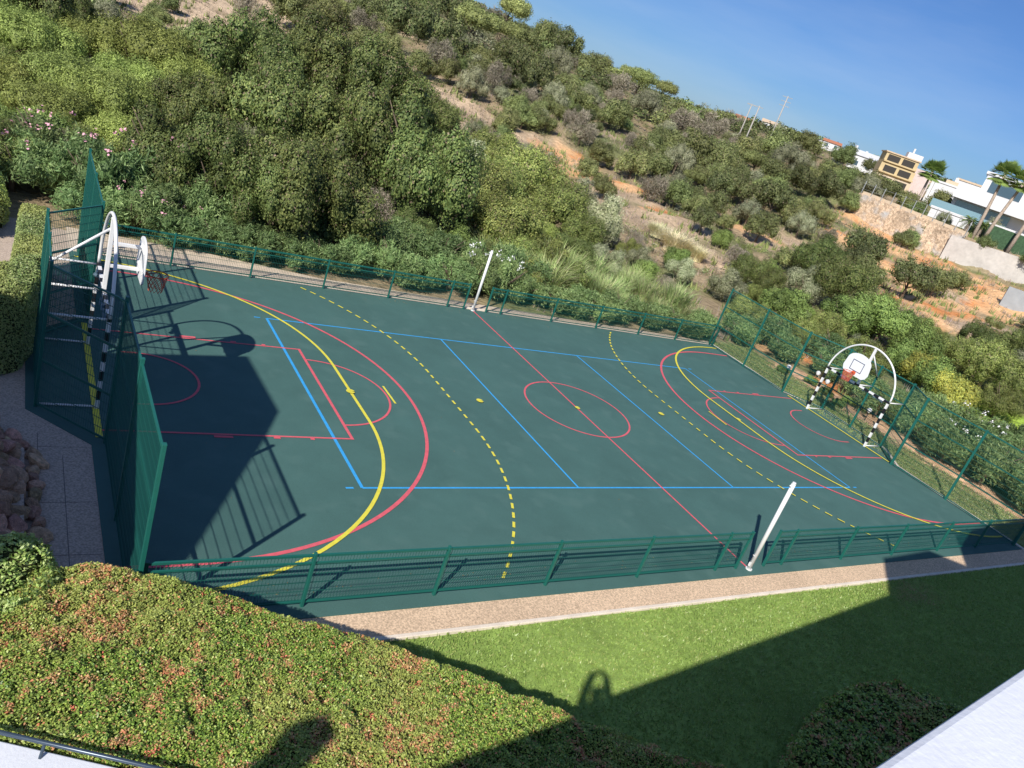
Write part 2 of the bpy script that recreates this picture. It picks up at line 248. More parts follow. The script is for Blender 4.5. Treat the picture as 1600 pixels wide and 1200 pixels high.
VEG=[('O',-3.9,36.7,6.9,0.95),('O',1.1,38.6,7.3,0.95),('O',4.8,35.2,7.0,0.95),('O',10.8,39.1,5.2,0.95),('O',-5.0,22.7,5.9,0.95),('O',-1.9,20.0,6.1,0.95),('O',0.8,17.6,6.2,0.95),('O',-9.2,12.1,4.2,0.95),('O',-10.9,13.7,3.8,0.95),('O',-6.1,11.5,4.5,0.95),('O',-8.7,23.1,4.2,0.95),('O',-7.7,11.0,3.3,0.95),('D',-7.8,13.1,2.2,0.85),('D',-3.7,19.0,1.9,0.85),('D',-1.1,17.2,2.2,0.85),('D',-3.3,25.5,1.9,0.85),('M',15.0,36.0,4.6,0.80),('M',14.1,28.6,5.0,0.80),('M',7.8,23.7,4.4,0.80),('M',13.2,23.2,4.2,0.80),('M',5.6,16.4,4.0,0.80),('M',12.9,19.7,3.1,0.80),('M',7.7,15.2,2.7,0.80),('L',17.1,23.9,4.0,0.80),('L',18.6,29.2,3.4,0.80),('M',12.3,34.0,3.4,0.80),('M',5.6,14.2,2.3,0.80),('L',13.6,17.5,2.7,0.80),('B',16.1,16.7,2.3,0.80),('M',18.8,21.8,2.2,0.80),('P',-15.1,31.5,4.5,0.75),('P',-13.9,25.0,3.9,0.75),('P',-9.3,36.1,5.4,0.75),('P',-12.2,22.5,4.1,0.75),('P',-14.5,19.1,3.4,0.75),('P',-7.6,34.0,4.3,0.75),('P',-11.9,18.2,3.0,0.75),('B',-14.0,16.6,2.6,0.80),('P',-15.8,24.4,3.2,0.75),('B',-16.3,36.0,4.4,0.80),('P',-12.2,36.8,4.1,0.75),('B',-15.5,17.2,2.6,0.80),('M',-15.9,13.8,2.4,0.80),('M',-13.2,16.3,2.3,0.80),('B',-10.3,23.1,3.1,0.80),('M',-8.6,19.9,2.6,0.80),('M',-16.4,30.3,2.4,0.80),('D',-12.4,32.0,2.5,0.85),('D',-15.5,32.3,1.9,0.85),('D',-14.1,15.3,2.0,0.85),('L',-4.4,45.6,3.7,0.80),('L',-7.3,43.7,3.1,0.80),('L',-9.5,45.7,2.6,0.80),('O',-15.4,40.2,5.7,0.95),('O',-12.7,47.8,3.8,0.95),('M',1.1,56.7,3.1,0.80),('B',-4.2,70.2,2.6,0.80),('D',3.8,74.7,4.6,0.85),('M',9.4,80.3,5.8,0.80),('M',13.4,78.7,6.6,0.80),('M',23.2,95.8,5.9,0.80),('M',16.6,73.3,4.7,0.80),('O',23.2,79.6,7.7,0.95),('O',31.1,87.5,7.5,0.95),('L',11.7,69.9,3.8,0.80),('D',25.6,73.4,4.9,0.85),('M',19.7,74.5,4.0,0.80),('M',22.2,70.2,3.9,0.80),('O',42.2,112.0,8.1,0.95),('M',29.3,106.4,6.5,0.80),('P',45.6,107.2,9.1,0.75),('P',58.6,122.3,7.8,0.75),('P',81.8,166.0,11.9,0.75),('M',65.7,126.4,6.8,0.80),('M',77.4,139.4,9.0,0.80),('O',78.4,131.4,8.7,0.95),('M',72.9,111.9,7.1,0.80),('L',55.3,95.8,6.6,0.80),('D',31.2,68.7,4.8,0.85),('L',26.5,65.3,4.6,0.80),('O',38.4,74.1,7.0,0.95),('D',73.8,103.8,6.2,0.85),('M',123.2,181.2,7.9,0.80),('P',92.6,121.9,7.9,0.75),('P',235.0,284.2,14.4,0.75),('P',183.4,245.7,10.8,0.75),('M',24.9,69.2,3.9,0.80),('M',37.1,86.3,4.8,0.80),('O',42.9,88.4,5.9,0.95),('B',30.3,58.9,3.7,0.80),('M',32.7,58.8,3.7,0.80),('M',27.4,57.0,3.2,0.80),('D',34.8,66.4,3.2,0.85),('L',41.1,70.9,5.2,0.80),('M',47.3,75.2,5.5,0.80),('B',43.9,76.2,1.8,0.80),('L',18.3,46.6,2.4,0.80),('D',37.7,60.2,3.9,0.85),('M',49.8,69.6,5.4,0.80),('L',66.6,85.2,6.5,0.80),('D',67.2,77.0,6.2,0.85),('D',69.2,74.8,6.2,0.85),('D',75.2,77.3,5.4,0.85),('M',52.8,61.0,5.1,0.80),('M',52.5,55.1,5.7,0.80),('L',45.1,49.6,4.5,0.80),('M',54.0,53.1,4.9,0.80),('B',35.5,37.3,3.7,0.80),('D',32.3,37.4,3.6,0.85),('M',26.7,36.4,2.8,0.80),('M',37.8,47.7,4.2,0.80),('M',27.3,40.5,3.0,0.80),('M',35.5,50.5,3.5,0.80),('M',42.3,51.9,4.5,0.80),('P',64.6,57.1,4.5,0.75),('O',45.4,42.0,4.2,0.95),('O',46.9,40.6,4.2,0.95),('L',43.0,35.3,3.9,0.80),('O',49.5,38.6,4.9,0.95),('M',51.4,37.3,4.3,0.80),('O',65.2,49.7,5.2,0.95),('M',64.6,53.4,4.4,0.80),('L',77.3,63.4,6.1,0.80),('M',53.3,48.7,3.9,0.80),('M',39.9,37.6,3.9,0.80),('O',32.4,30.0,2.8,0.95),('M',56.8,38.5,3.8,0.80),('O',68.8,48.5,5.3,0.95),('B',72.7,47.1,3.6,0.80),('M',40.1,30.7,3.6,0.80),('M',35.6,34.5,3.0,0.80),('L',50.2,34.9,3.5,0.80),('D',29.4,22.2,2.5,0.85),('B',32.4,27.2,2.2,0.80),('O',26.6,18.4,3.2,0.95),('B',22.5,21.1,2.3,0.80),('G',25.0,24.4,3.4,0.80),('G',26.3,23.4,2.4,0.80),('G',26.1,27.9,2.3,0.80),('L',18.0,19.7,2.1,0.80),('O',36.5,21.1,4.8,0.95),('O',32.9,15.8,4.9,0.95),('O',51.6,28.3,4.7,0.95),('L',31.3,17.2,3.9,0.80),('M',36.7,23.4,3.3,0.80),('O',49.5,26.8,3.2,0.95),('O',48.7,20.8,4.3,0.95),('M',57.5,23.5,3.8,0.80),('M',63.4,25.0,3.0,0.80),('M',45.9,22.7,3.6,0.80),('O',27.3,17.1,2.8,0.95),('B',23.7,12.3,3.7,0.80),('B',29.5,12.1,4.0,0.80),('B',32.1,11.0,4.6,0.80),('B',32.2,8.4,4.1,0.80),('M',25.6,10.3,2.9,0.80),('M',24.6,6.7,3.1,0.80),('B',27.5,3.9,3.2,0.80),('Y',28.0,5.0,2.9,0.80),('Y',27.1,2.8,2.8,0.80),('M',35.9,5.6,4.2,0.80),('M',36.0,7.9,3.3,0.80),('M',35.7,3.3,4.1,0.80),('O',41.9,10.1,3.2,0.95),('O',44.3,8.8,3.8,0.95),('M',32.5,2.6,3.0,0.80),('M',22.8,9.4,2.4,0.80),('B',28.4,6.6,2.9,0.80),('M',20.3,10.7,2.3,0.80),('M',20.3,12.3,2.3,0.80),('D',17.6,16.3,1.2,0.85),('M',76.0,38.4,3.5,0.80),('M',70.5,37.0,2.9,0.80),('B',71.6,36.9,3.0,0.80),('M',55.5,16.5,1.0,0.80),('M',54.7,15.2,1.0,0.80),('M',19.8,34.1,2.1,0.75),('B',72.6,66.1,3.5,0.75),('M',24.9,90.3,3.8,0.75),('O',0.3,46.6,4.6,0.75),('B',16.4,30.3,2.0,0.75),('M',58.5,53.7,4.1,0.75),('L',56.5,48.6,3.7,0.75),('B',28.5,78.6,4.8,0.75),('O',9.8,52.4,2.1,0.75),('M',7.7,57.9,2.3,0.75),('L',88.9,57.6,4.2,0.75),('O',46.4,82.7,2.6,0.75),('D',36.6,56.5,4.0,0.75),('M',-5.2,19.5,1.8,0.75),('P',-10.1,15.8,1.9,0.75),('M',34.7,94.3,4.3,0.75),('B',1.9,14.2,2.1,0.75),('M',16.6,102.2,6.5,0.75),('D',12.0,54.1,3.4,0.75),('B',-13.6,53.4,5.2,0.75),('O',48.5,87.1,3.1,0.75),('P',33.8,84.1,2.5,0.75),('M',14.1,95.8,2.5,0.75),('M',38.2,66.5,3.3,0.75),('M',7.4,12.3,2.5,0.75),('M',10.0,44.0,3.5,0.75),('B',71.9,59.8,2.5,0.75),('L',10.2,31.6,4.1,0.75),('P',-4.0,31.6,3.4,0.75),('M',40.8,12.1,2.0,0.75),('O',41.6,61.2,2.7,0.75),('M',31.7,73.5,4.6,0.75),('M',10.2,26.7,4.3,0.75),('M',24.4,103.6,3.9,0.75),('O',5.9,20.1,2.8,0.75),('M',1.6,23.1,4.3,0.75),('M',18.2,40.9,2.4,0.75),('M',68.2,63.3,5.6,0.75),('L',45.4,55.8,2.8,0.75),('O',8.0,95.0,4.1,0.75),('L',-9.5,41.7,3.4,0.75),('P',56.1,89.8,3.5,0.75),('M',82.3,53.7,6.0,0.75),('M',-0.6,27.1,3.6,0.75),('M',86.9,68.7,4.1,0.75),('M',70.8,52.2,2.9,0.75),('B',-4.0,50.9,3.9,0.75),('L',39.8,8.4,2.8,0.75),('M',50.4,83.8,4.2,0.75),('O',13.2,44.5,2.1,0.75),('L',34.7,81.4,4.3,0.75),('L',51.3,79.1,5.0,0.75),('O',38.7,105.1,5.1,0.75),('O',17.6,90.4,3.0,0.75),('M',-12.0,58.9,3.4,0.75),('L',38.7,41.8,3.8,0.75),('M',57.5,78.3,3.7,0.75),('L',3.9,50.1,5.3,0.75),('P',-18.0,47.3,2.6,0.75),('M',4.3,11.2,2.1,0.75),('B',-4.7,41.2,2.2,0.75),('M',78.6,67.2,3.5,0.75),('L',7.3,31.1,3.1,0.75),('D',59.7,84.4,3.4,0.75),('M',37.8,99.1,3.5,0.75),('O',39.8,13.8,2.4,0.75),('O',-0.8,31.3,3.8,0.75),('M',50.4,49.1,3.2,0.75),('M',37.0,11.5,3.3,0.75),('L',41.8,79.6,5.6,0.75),('P',15.3,65.2,2.7,0.75),('L',15.8,40.9,2.5,0.75),('B',12.1,104.9,5.7,0.75),('D',14.9,43.4,2.3,0.75),('B',64.7,66.0,3.6,0.75),('M',30.0,83.0,2.5,0.75),('M',62.2,44.9,2.7,0.75),('M',40.9,83.8,2.9,0.75),('M',41.4,43.9,2.6,0.75),('B',58.9,47.4,3.0,0.75),('M',89.2,62.0,4.9,0.75),('P',-5.8,48.1,3.2,0.75),('M',17.8,107.0,5.7,0.75),('M',19.2,36.0,2.5,0.75),('L',71.5,78.7,3.8,0.75),('M',48.9,54.4,3.4,0.75),('M',21.2,104.1,3.1,0.75),('P',-8.2,27.0,3.7,0.75),('P',49.0,100.1,4.0,0.75),('O',57.7,68.3,3.6,0.75),('P',3.5,28.5,4.5,0.75),('B',22.5,48.2,2.5,0.75),('L',60.3,62.4,2.6,0.75),('M',-5.2,15.5,3.4,0.75),('P',-7.6,16.8,3.2,0.75),('P',-10.8,29.3,3.9,0.75),('L',78.2,75.6,3.2,0.75),('L',13.6,58.1,3.0,0.75),('L',30.6,65.2,3.0,0.75),('O',0.9,62.9,2.6,0.75),('L',22.7,16.3,3.1,0.75),('O',12.6,89.2,3.5,0.75),('O',5.8,41.5,4.3,0.75),('B',52.8,42.5,4.9,0.75),('O',42.7,65.9,3.7,0.75),('P',-16.2,55.5,3.0,0.75),('B',82.1,71.1,6.3,0.75),('M',75.1,81.0,3.1,0.75),('B',44.5,72.3,3.4,0.75),('M',74.3,55.3,3.8,0.75),('L',19.7,96.2,2.6,0.75),('P',10.3,20.2,2.3,0.75),('M',49.0,44.4,4.3,0.75),('L',-0.3,50.5,2.4,0.75),('D',20.2,84.7,4.9,0.75),('M',12.2,97.8,4.0,0.75),('D',2.0,53.6,3.6,0.75),('L',21.0,18.9,2.4,0.75),('M',24.9,52.7,3.3,0.75),('L',-15.3,21.5,1.9,0.75),('D',13.1,49.4,4.0,0.75),('M',57.3,63.5,2.9,0.75),('L',33.6,61.2,2.7,0.75),('L',41.3,5.5,4.0,0.75),('L',-4.8,29.2,2.3,0.75),('O',36.4,39.9,2.4,0.75),('O',10.3,16.3,2.7,0.75),('M',73.5,69.1,3.0,0.75),('L',4.4,24.9,2.1,0.75),('P',-16.7,20.4,2.1,0.75),('M',28.9,100.7,3.0,0.75),('L',56.6,58.2,2.6,0.75),('D',10.6,66.1,3.3,0.75),('B',-17.1,27.8,1.8,0.75),('B',45.2,70.0,2.5,0.75),('L',-10.4,50.7,3.6,0.75),('O',0.0,34.4,2.6,0.75),('M',39.4,16.2,2.6,0.75),('M',60.6,58.9,5.1,0.75),('B',56.1,44.7,2.9,0.75),('P',9.7,48.8,3.8,0.75),('M',7.1,38.7,2.8,0.75),('B',60.6,42.5,3.1,0.75),('M',6.8,53.2,4.3,0.75),('D',20.3,46.0,2.3,0.75),('B',-10.2,54.0,2.4,0.75),('B',17.0,93.8,5.3,0.75),('M',20.8,90.4,3.2,0.75),('M',25.3,16.2,2.1,0.75),('O',40.9,19.2,2.3,0.75),('M',10.1,58.1,2.3,0.75),('M',89.4,65.2,3.0,0.75),('M',84.8,61.7,5.2,0.75),('L',-16.2,44.4,3.6,0.75),('M',41.6,93.2,3.2,0.75),('M',61.3,91.3,2.7,0.75),('B',23.3,86.8,2.6,0.75),('O',10.2,61.2,2.5,0.75),('B',12.9,31.5,2.3,0.75),('B',-1.5,52.3,2.6,0.75),('M',51.1,93.0,4.3,0.75),('B',77.3,53.0,4.5,0.75),('M',58.0,40.7,2.6,0.75),('M',22.3,41.3,2.5,0.75),('M',4.9,46.0,4.6,0.75),('M',44.6,77.9,2.5,0.75),('M',41.6,48.1,4.0,0.75),('B',-15.3,49.2,3.4,0.75),('O',2.9,12.7,2.2,0.75),('L',46.2,92.2,5.1,0.75),('M',63.9,69.9,4.1,0.75),('L',14.3,109.7,3.4,0.75),('L',62.2,16.5,2.4,0.75),('M',-10.5,62.5,4.4,0.75),('D',20.5,23.4,2.1,0.75),('L',76.8,49.0,4.7,0.75),('L',41.2,101.9,4.5,0.75),('O',68.2,55.2,3.3,0.75),('M',59.4,88.9,3.2,0.75),('M',-9.9,66.1,3.5,0.75),('B',54.0,83.1,4.3,0.75),('P',5.1,68.9,2.6,0.75),('O',53.7,38.9,2.5,0.75),('M',6.3,63.5,2.5,0.75),('P',93.8,59.3,4.7,0.75),('L',47.5,51.7,2.5,0.75),('L',60.2,69.9,3.3,0.75),('M',71.3,55.4,2.5,0.75),('D',-5.4,77.6,2.9,0.75),('D',45.2,58.3,3.2,0.75),('B',-10.8,43.8,2.7,0.75),('L',3.9,57.0,3.4,0.75),('M',37.0,15.0,3.1,0.75),('O',37.9,53.6,2.5,0.75),('M',18.0,111.4,5.1,0.75),('B',19.4,48.2,2.2,0.75),('P',44.6,45.7,3.0,0.75),('M',75.4,72.6,4.9,0.75),('L',34.4,76.5,2.6,0.75),('B',30.9,62.0,3.8,0.75),('D',52.9,87.4,3.5,0.75),('M',42.1,41.4,3.0,0.75),('B',28.4,14.3,1.9,0.75),('M',3.3,63.0,3.0,0.75),('D',68.6,67.6,4.9,0.75),('B',53.3,71.1,2.6,0.75),('M',73.7,52.5,3.2,0.75),('L',23.8,108.1,3.3,0.75),('M',75.9,58.7,2.7,0.75),('M',17.6,32.0,2.1,0.75),('P',-7.5,53.3,2.5,0.75),('B',-9.0,48.5,2.1,0.75),('P',16.1,85.6,5.1,0.75),('M',44.8,37.5,2.2,0.75),('O',64.8,60.6,2.5,0.75),('M',54.1,64.1,2.5,0.75),('M',69.2,58.6,2.6,0.75),('B',5.6,59.1,3.2,0.75),('L',62.9,74.0,4.2,0.75),('P',-6.6,56.5,2.7,0.75),('M',31.5,23.9,2.1,0.75),('M',27.0,96.1,3.2,0.75),('L',27.6,8.9,2.2,0.75),('M',8.2,18.0,2.5,0.75),('M',54.5,76.0,4.4,0.75),('B',48.5,58.1,4.0,0.75),('L',11.5,94.8,3.1,0.75),('M',44.1,5.9,2.1,0.75),('M',59.8,81.3,3.1,0.75),('P',78.7,59.4,3.4,0.75),('B',30.8,20.2,2.4,0.75),('P',-1.5,42.2,2.7,0.75),('P',70.6,82.3,4.6,0.75),('M',28.0,68.9,2.6,0.75),('L',-13.5,28.1,2.1,0.75),('M',2.5,43.4,3.5,0.75),('L',82.9,65.6,4.9,0.75),('M',37.7,91.6,3.3,0.75),('M',72.8,63.3,2.6,0.75),('D',14.3,39.6,2.3,0.75),('B',-10.9,56.5,3.0,0.75),('M',69.6,70.9,3.2,0.75),('B',-11.8,40.2,2.7,0.75),('M',46.1,25.7,2.3,0.75),('M',49.2,96.1,4.2,0.75),('P',16.8,97.3,3.5,0.75),('M',38.4,64.1,2.6,0.75),('M',8.6,36.4,2.9,0.75),('O',34.6,70.2,3.4,0.75),('P',-10.0,39.3,2.3,0.75),('M',50.8,10.0,3.1,0.75),('M',0.7,59.1,2.9,0.75),('D',17.7,34.7,2.4,0.75),('L',12.5,60.4,2.5,0.75),('M',20.4,39.1,2.7,0.75),('M',10.6,63.5,2.6,0.75),('D',51.7,73.9,3.6,0.75),('B',39.5,22.4,2.2,0.75),('D',3.6,65.6,2.9,0.75),('B',-12.1,26.9,2.0,0.75),('L',-1.8,23.4,2.1,0.75),('M',16.6,55.2,2.5,0.75),('D',64.6,63.0,3.0,0.75),('O',8.2,20.3,2.0,0.75),('D',7.5,27.5,2.3,0.75),('D',60.5,66.2,3.4,0.75),('M',14.4,62.8,2.8,0.75),('M',46.9,79.7,2.7,0.75),('P',-18.2,53.1,3.9,0.75),('D',4.4,22.9,2.5,0.75),('M',32.2,76.6,2.7,0.75),('P',34.3,97.7,4.0,0.75),('L',15.7,32.2,2.3,0.75),('M',36.9,31.8,2.2,0.75),('M',34.9,63.9,2.6,0.75),('L',15.5,52.4,2.4,0.75),('M',46.7,47.0,3.1,0.75),('M',19.4,25.9,2.2,0.75),('D',54.1,34.7,2.3,0.75),('D',23.6,100.2,4.3,0.75),('M',18.4,43.3,3.0,0.75),('B',15.2,60.4,3.2,0.75),('M',43.9,84.0,3.4,0.75),('L',-1.9,54.5,2.6,0.75),('L',36.7,78.0,2.8,0.75),('B',-6.2,58.8,2.9,0.75),('L',-6.6,40.5,2.3,0.75),('O',10.4,22.4,2.6,0.75),('O',-0.5,14.2,2.6,0.75),('B',31.8,80.2,2.8,0.75),('P',-6.2,30.7,2.4,0.75),('D',26.4,13.1,2.0,0.75),('D',43.7,25.3,2.2,0.75),('P',-9.1,31.2,2.4,0.75),('B',79.4,55.7,2.6,0.75),('L',22.6,43.9,2.3,0.75),('O',16.5,57.5,3.2,0.75),('P',4.0,20.8,1.9,0.75),('P',62.3,51.6,2.5,0.75),('D',63.9,90.4,3.4,0.75)]
DIRT=[(-1.4,73.8,5.0,0),(-5.8,70.6,6.0,0),(0.2,71.9,6.0,0),(-3.8,63.3,4.0,0),(9.0,83.3,4.0,0),(5.9,86.6,5.0,0),(-7.4,71.6,5.0,0),(1.1,83.0,5.0,0),(6.9,83.9,5.0,0),(1.4,72.2,4.0,0),(11.3,80.4,5.0,0),(13.3,79.4,3.0,0),(17.2,76.8,3.0,0),(22.3,73.4,4.0,0),(20.0,52.7,3.0,1),(26.5,60.0,3.0,1),(25.6,61.3,3.0,1),(23.1,64.8,3.0,0),(32.8,101.5,2.5,0),(50.0,112.5,2.5,0),(29.5,56.1,3.0,1),(31.5,55.3,3.0,1),(32.8,53.2,3.2,2),(32.8,50.4,3.0,2),(31.9,45.4,3.0,1),(48.7,66.5,2.0,1),(34.5,43.9,3.0,2),(25.5,39.1,2.5,2),(25.7,36.1,3.0,1),(25.8,33.2,3.0,1),(32.4,38.6,3.0,1),(32.0,34.2,1.6,4),(30.6,34.2,1.2,4),(27.9,32.4,2.5,1),(44.4,34.1,3.0,2),(41.3,33.7,2.5,2),(47.8,33.8,3.0,1),(48.3,31.6,3.0,1),(41.5,29.6,3.0,1),(28.4,24.6,3.0,1),(62.3,79.1,2.0,1),(26.9,45.0,3.0,2),(27.8,38.4,3.0,1),(31.7,31.9,3.0,1),(66.3,44.0,3.0,2),(59.1,36.1,3.0,2),(58.4,26.6,4.0,2),(73.0,45.6,3.0,2),(73.9,42.1,4.0,2),(66.9,34.9,4.0,2),(71.0,34.2,4.0,2),(70.0,30.3,4.0,2),(68.0,26.6,5.0,2),(70.4,25.1,5.0,2),(72.6,23.6,5.0,2),(65.3,21.1,5.0,2),(63.3,22.6,4.0,2),(57.4,29.1,4.0,2),(49.2,25.9,2.5,2),(51.1,23.6,3.0,2),(50.6,20.6,4.0,2),(56.3,20.8,4.0,2),(54.5,17.3,4.0,2),(48.8,16.3,3.0,2),(50.9,14.1,3.0,1),(57.9,15.0,3.0,1),(21.9,8.1,1.2,2),(19.2,9.2,0.8,2),(20.0,4.8,1.2,2),(21.0,8.4,1.2,2),(60.8,25.3,3.0,1),(33.1,2.5,3.0,3),(32.8,1.2,4.0,3),(31.2,3.1,2.0,3),(29.4,-0.5,3.0,3),(27.3,0.2,3.0,3)]
# ------------------------------------------------------------------ ground: one sheet to the horizon
def build_ground():
    az = np.concatenate([np.arange(-30, 90, .45), np.arange(90, 330, 6.)])
    r = [0.6]
    while r[-1] < 2600:
        rr = r[-1]; r.append(rr + max(.35, rr * (.013 if rr < 160 else .03)) if rr > 20 else rr + 1.2)
    r = np.array(r); A, RR = np.meshgrid(np.radians(az), r)
    x = CX + RR * np.sin(A); y = CY + RR * np.cos(A); d = RR
    z = terrain(x, y) - .07
    n1 = vnoise(x, y, 2.2, 3) - .5; n2 = vnoise(x, y, .9, 4) - .5; z = z + (n1 * .5 + n2 * .22) * np.clip((d - 48) / 15, 0, 1)
    z = np.where(d > 900, z * np.clip(1 - (d - 900) / 3000, .3, 1), z)
    # low edge dip for the rill beside the court end
    base = np.stack([.34 + .09 * n1, .262 + .07 * n1, .165 + .05 * n1], -1)               # dry scrub soil
    grn = np.stack([.19 + 0 * n1, .20 + 0 * n1, .09 + 0 * n1], -1)
    g = vnoise(x, y, 5, 7); k = np.clip((g - .45) * 4, 0, 1)[..., None]; base = base * (1 - k) + grn * k
    kinds = {0: (.58, .44, .30), 1: (.50, .375, .255), 2: (.72, .44, .23), 3: (.32, .46, .07), 4: (.78, .26, .08)}
    pn = vnoise(x, y, 1.1, 9)
    for a, b, rad, kd in DIRT:
        dd = np.hypot(x - a, y - b) / rad + (pn - .5) * .7
        kk = np.clip((1.15 - dd) * 2.5, 0, 1)[..., None]
        c = np.array(kinds[kd])[None, None] * (1 + (n2[..., None]) * .35)
        if kd in (2, 4):
            red = np.clip((vnoise(x, y, 1.7, 12) - .6) * 5, 0, 1)[..., None]; c = c * (1 - red) + np.array((.70, .29, .11)) * red
        base = base * (1 - kk) + c * kk
    # mown verge beyond the court's right end: green strip, then bare orange soil
    vx = x + (vnoise(x, y, 1.0, 15) - .5) * .8
    m = ((vx > 14) & (vx < 17.1) & (y < 9) & (y > -9))[..., None]; base = np.where(m, np.array((.30, .34, .14)) * (1 + n2[..., None] * .5), base)
    m = ((vx >= 17.1) & (vx < 19.2) & (y < 7) & (y > -8))[..., None]; base = np.where(m, np.array((.66, .42, .26)) * (1 + n2[..., None] * .4), base)
    V = np.stack([x, y, z], -1).reshape(-1, 3); nr, na = x.shape
    i, j = np.meshgrid(np.arange(nr - 1), np.arange(na), indexing='ij'); j2 = (j + 1) % na
    F = np.stack([i * na + j, (i + 1) * na + j, (i + 1) * na + j2, i * na + j2], -1).reshape(-1, 4)[:, ::-1]
    o = np_mesh('ground', V, F, M['soil'], col=base.reshape(-1, 3), smooth=True)
    tag(o, kind='structure')
build_ground()

def flat(name, poly, z, material, parent=None):
    me = bpy.data.meshes.new(name); me.from_pydata([(a, b, z) for a, b in poly], [], [tuple(range(len(poly)))]); me.update(); me.materials.append(material)
    o = bpy.data.objects.new(name, me); return link(o, parent)
def strip(name, pts, wd, z0, z1, material, kind='structure', parent=None):
    b = MB()
    for p, q in zip(pts[:-1], pts[1:]):
        c = ((p[0] + q[0]) / 2, (p[1] + q[1]) / 2, (z0 + z1) / 2); Ln = math.hypot(q[0] - p[0], q[1] - p[1])
        b.box(c, (Ln, wd, z1 - z0), math.atan2(q[1] - p[1], q[0] - p[0]))
    o = b.build(name, material, parent, bevel=.012); 
    if kind: tag(o, kind=kind)
    return o
# court surface: 28 x 16 with a recess for the goal at each end
CP = [(-14.12, -8.24), (14.12, -8.24), (14.12, -3.0), (15.2, -1.66), (15.2, 1.74), (14.12, 3.05), (14.12, 8.02),
      (-14.12, 8.02), (-14.12, 3.05), (-15.22, 1.85), (-15.22, -1.7), (-14.12, -3.0)]
court = MB().prism(CP, -.06, .004).build('court_surface', M['court']); tag(court, kind='structure')
court_z = .008
def marks(name, strips, m):
    b = MB()
    for i, (pts, wd) in enumerate(strips):
        V, F = ribbon(pts, wd, 0); b.add(V, F)
    o = b.build(name, m); return o
def arc(cx, cy, r, a0, a1, n=48):
    return [(cx + r * math.cos(R(a0 + (a1 - a0) * i / n)), cy + r * math.sin(R(a0 + (a1 - a0) * i / n))) for i in range(n + 1)]
def ln(*p): return list(p)
zl = [0.0]
def paint(name, strips, m):
    zl[0] += .0008
    b = MB()
    for pts, wd in strips:
        zl[0] += .00025
        V, F = ribbon(pts, wd, .008 + zl[0]); b.add(V, F)
    me = bpy.data.meshes.new(name); me.from_pydata(b.V, [], b.F); me.update(); me.materials.append(m)
    o = bpy.data.objects.new(name, me); return link(o, court)
W5 = .058
blue = [(ln((-9, 4.5), (9, 4.5)), W5), (ln((-9, -4.5), (9, -4.5)), W5), (ln((-9, -4.5), (-9, 4.5)), W5 + .02), (ln((9, -4.5), (9, 4.5)), W5),
        (ln((-3, -4.5), (-3, 4.5)), W5), (ln((3, -4.5), (3, 4.5)), W5)]
for sx in (-1, 1):
    for sy in (-1, 1): blue.append((ln((sx * 9.2, sy * 4.5), (sx * 9.38, sy * 4.5)), W5))
paint('blue_line_marking', blue, M['blue'])
red = [(ln((0, -8.0), (0, 7.95)), W5), (arc(0, 0, 1.8, 0, 360, 72), W5)]
for s in (-1, 1):
    K = 8.55
    red += [(ln((s * 13.9, 2.45), (s * K, 2.45)), W5), (ln((s * 13.9, -2.45), (s * K, -2.45)), W5), (ln((s * K, 2.48), (s * K, -2.48)), W5 + .02)]
    red.append(([(s * (K - x), y) for x, y in arc(0, 0, 1.8, -90, 90, 36)], W5))
    c3 = 12.82 if s < 0 else 12.58; red.append(([(s * (c3 - x), y) for x, y in [(c3 - 13.9, -6.74)] + arc(0, -0.0, 6.74, -90, 90, 72) + [(c3 - 13.9, 6.74)]], W5 + .03))
    red.append(([(s * (12.95 - x), y) for x, y in [(-.3, -1.28)] + arc(0, 0, 1.28, -90, 90, 30) + [(-.3, 1.28)]], W5))
    for sy in (-1, 1):
        red.append((ln((s * 11.75, sy * 2.55), (s * 11.35, sy * 2.55)), .09)); red.append((ln((s * 10.45, sy * 2.52), (s * 10.3, sy * 2.52)), .07)); red.append((ln((s * 9.6, sy * 2.52), (s * 9.5, sy * 2.52)), .07))
paint('red_line_marking', red, M['red'])
yel = []
for s in (-1, 1):
    r6 = 6.05
    pts = [(s * (14 - x), y) for x, y in [(r6 * math.cos(R(a)), 1.5 + r6 * math.sin(R(a))) for a in np.linspace(90, 0, 30)] + [(r6 * math.cos(R(a)), -1.5 + r6 * math.sin(R(a))) for a in np.linspace(0, -90, 30)]]
    pts = [(x * (1 - .0), y) for x, y in pts]; pts = [((abs(x) - .16) * (1 if x > 0 else -1) if abs(x) < 13.9 else x, y) for x, y in pts]
    yel.append((pts, W5 + .025))
    yel.append((ln((s * 13.97, -2.75), (s * 13.97, 2.75)), W5 + .03 if s > 0 else .13))
    yel.append((ln((s * 6.66, -.5), (s * 6.66, .5)), .06))
    # dashed nine metre line
    r9 = 9.15; path = [(14 - .15 - r9 * math.cos(R(a)), 1.5 + r9 * math.sin(R(a))) for a in np.linspace(42.5, 0, 120)]
    path += [(14 - .15 - r9 * math.cos(R(a)), -1.5 + r9 * math.sin(R(a))) for a in np.linspace(0, -42.5, 120)]
    acc = 0.; seg = [path[0]]; on = True
    for a_, b_ in zip(path[:-1], path[1:]):
        L_ = math.hypot(b_[0] - a_[0], b_[1] - a_[1]); k = max(1, int(L_ / .04))
        for i in range(1, k + 1):
            q = (a_[0] + (b_[0] - a_[0]) * i / k, a_[1] + (b_[1] - a_[1]) * i / k); acc += L_ / k; seg.append(q)
            if acc > (.19 if on else .17):
                if on: yel.append(([(s * p_[0], p_[1]) for p_ in (seg[0], seg[-1])], .065))
                on = not on; acc = 0.; seg = [q]
def disc(cx, cy, r): return ([(cx - r * .001, cy), (cx + r * .001, cy)], r)
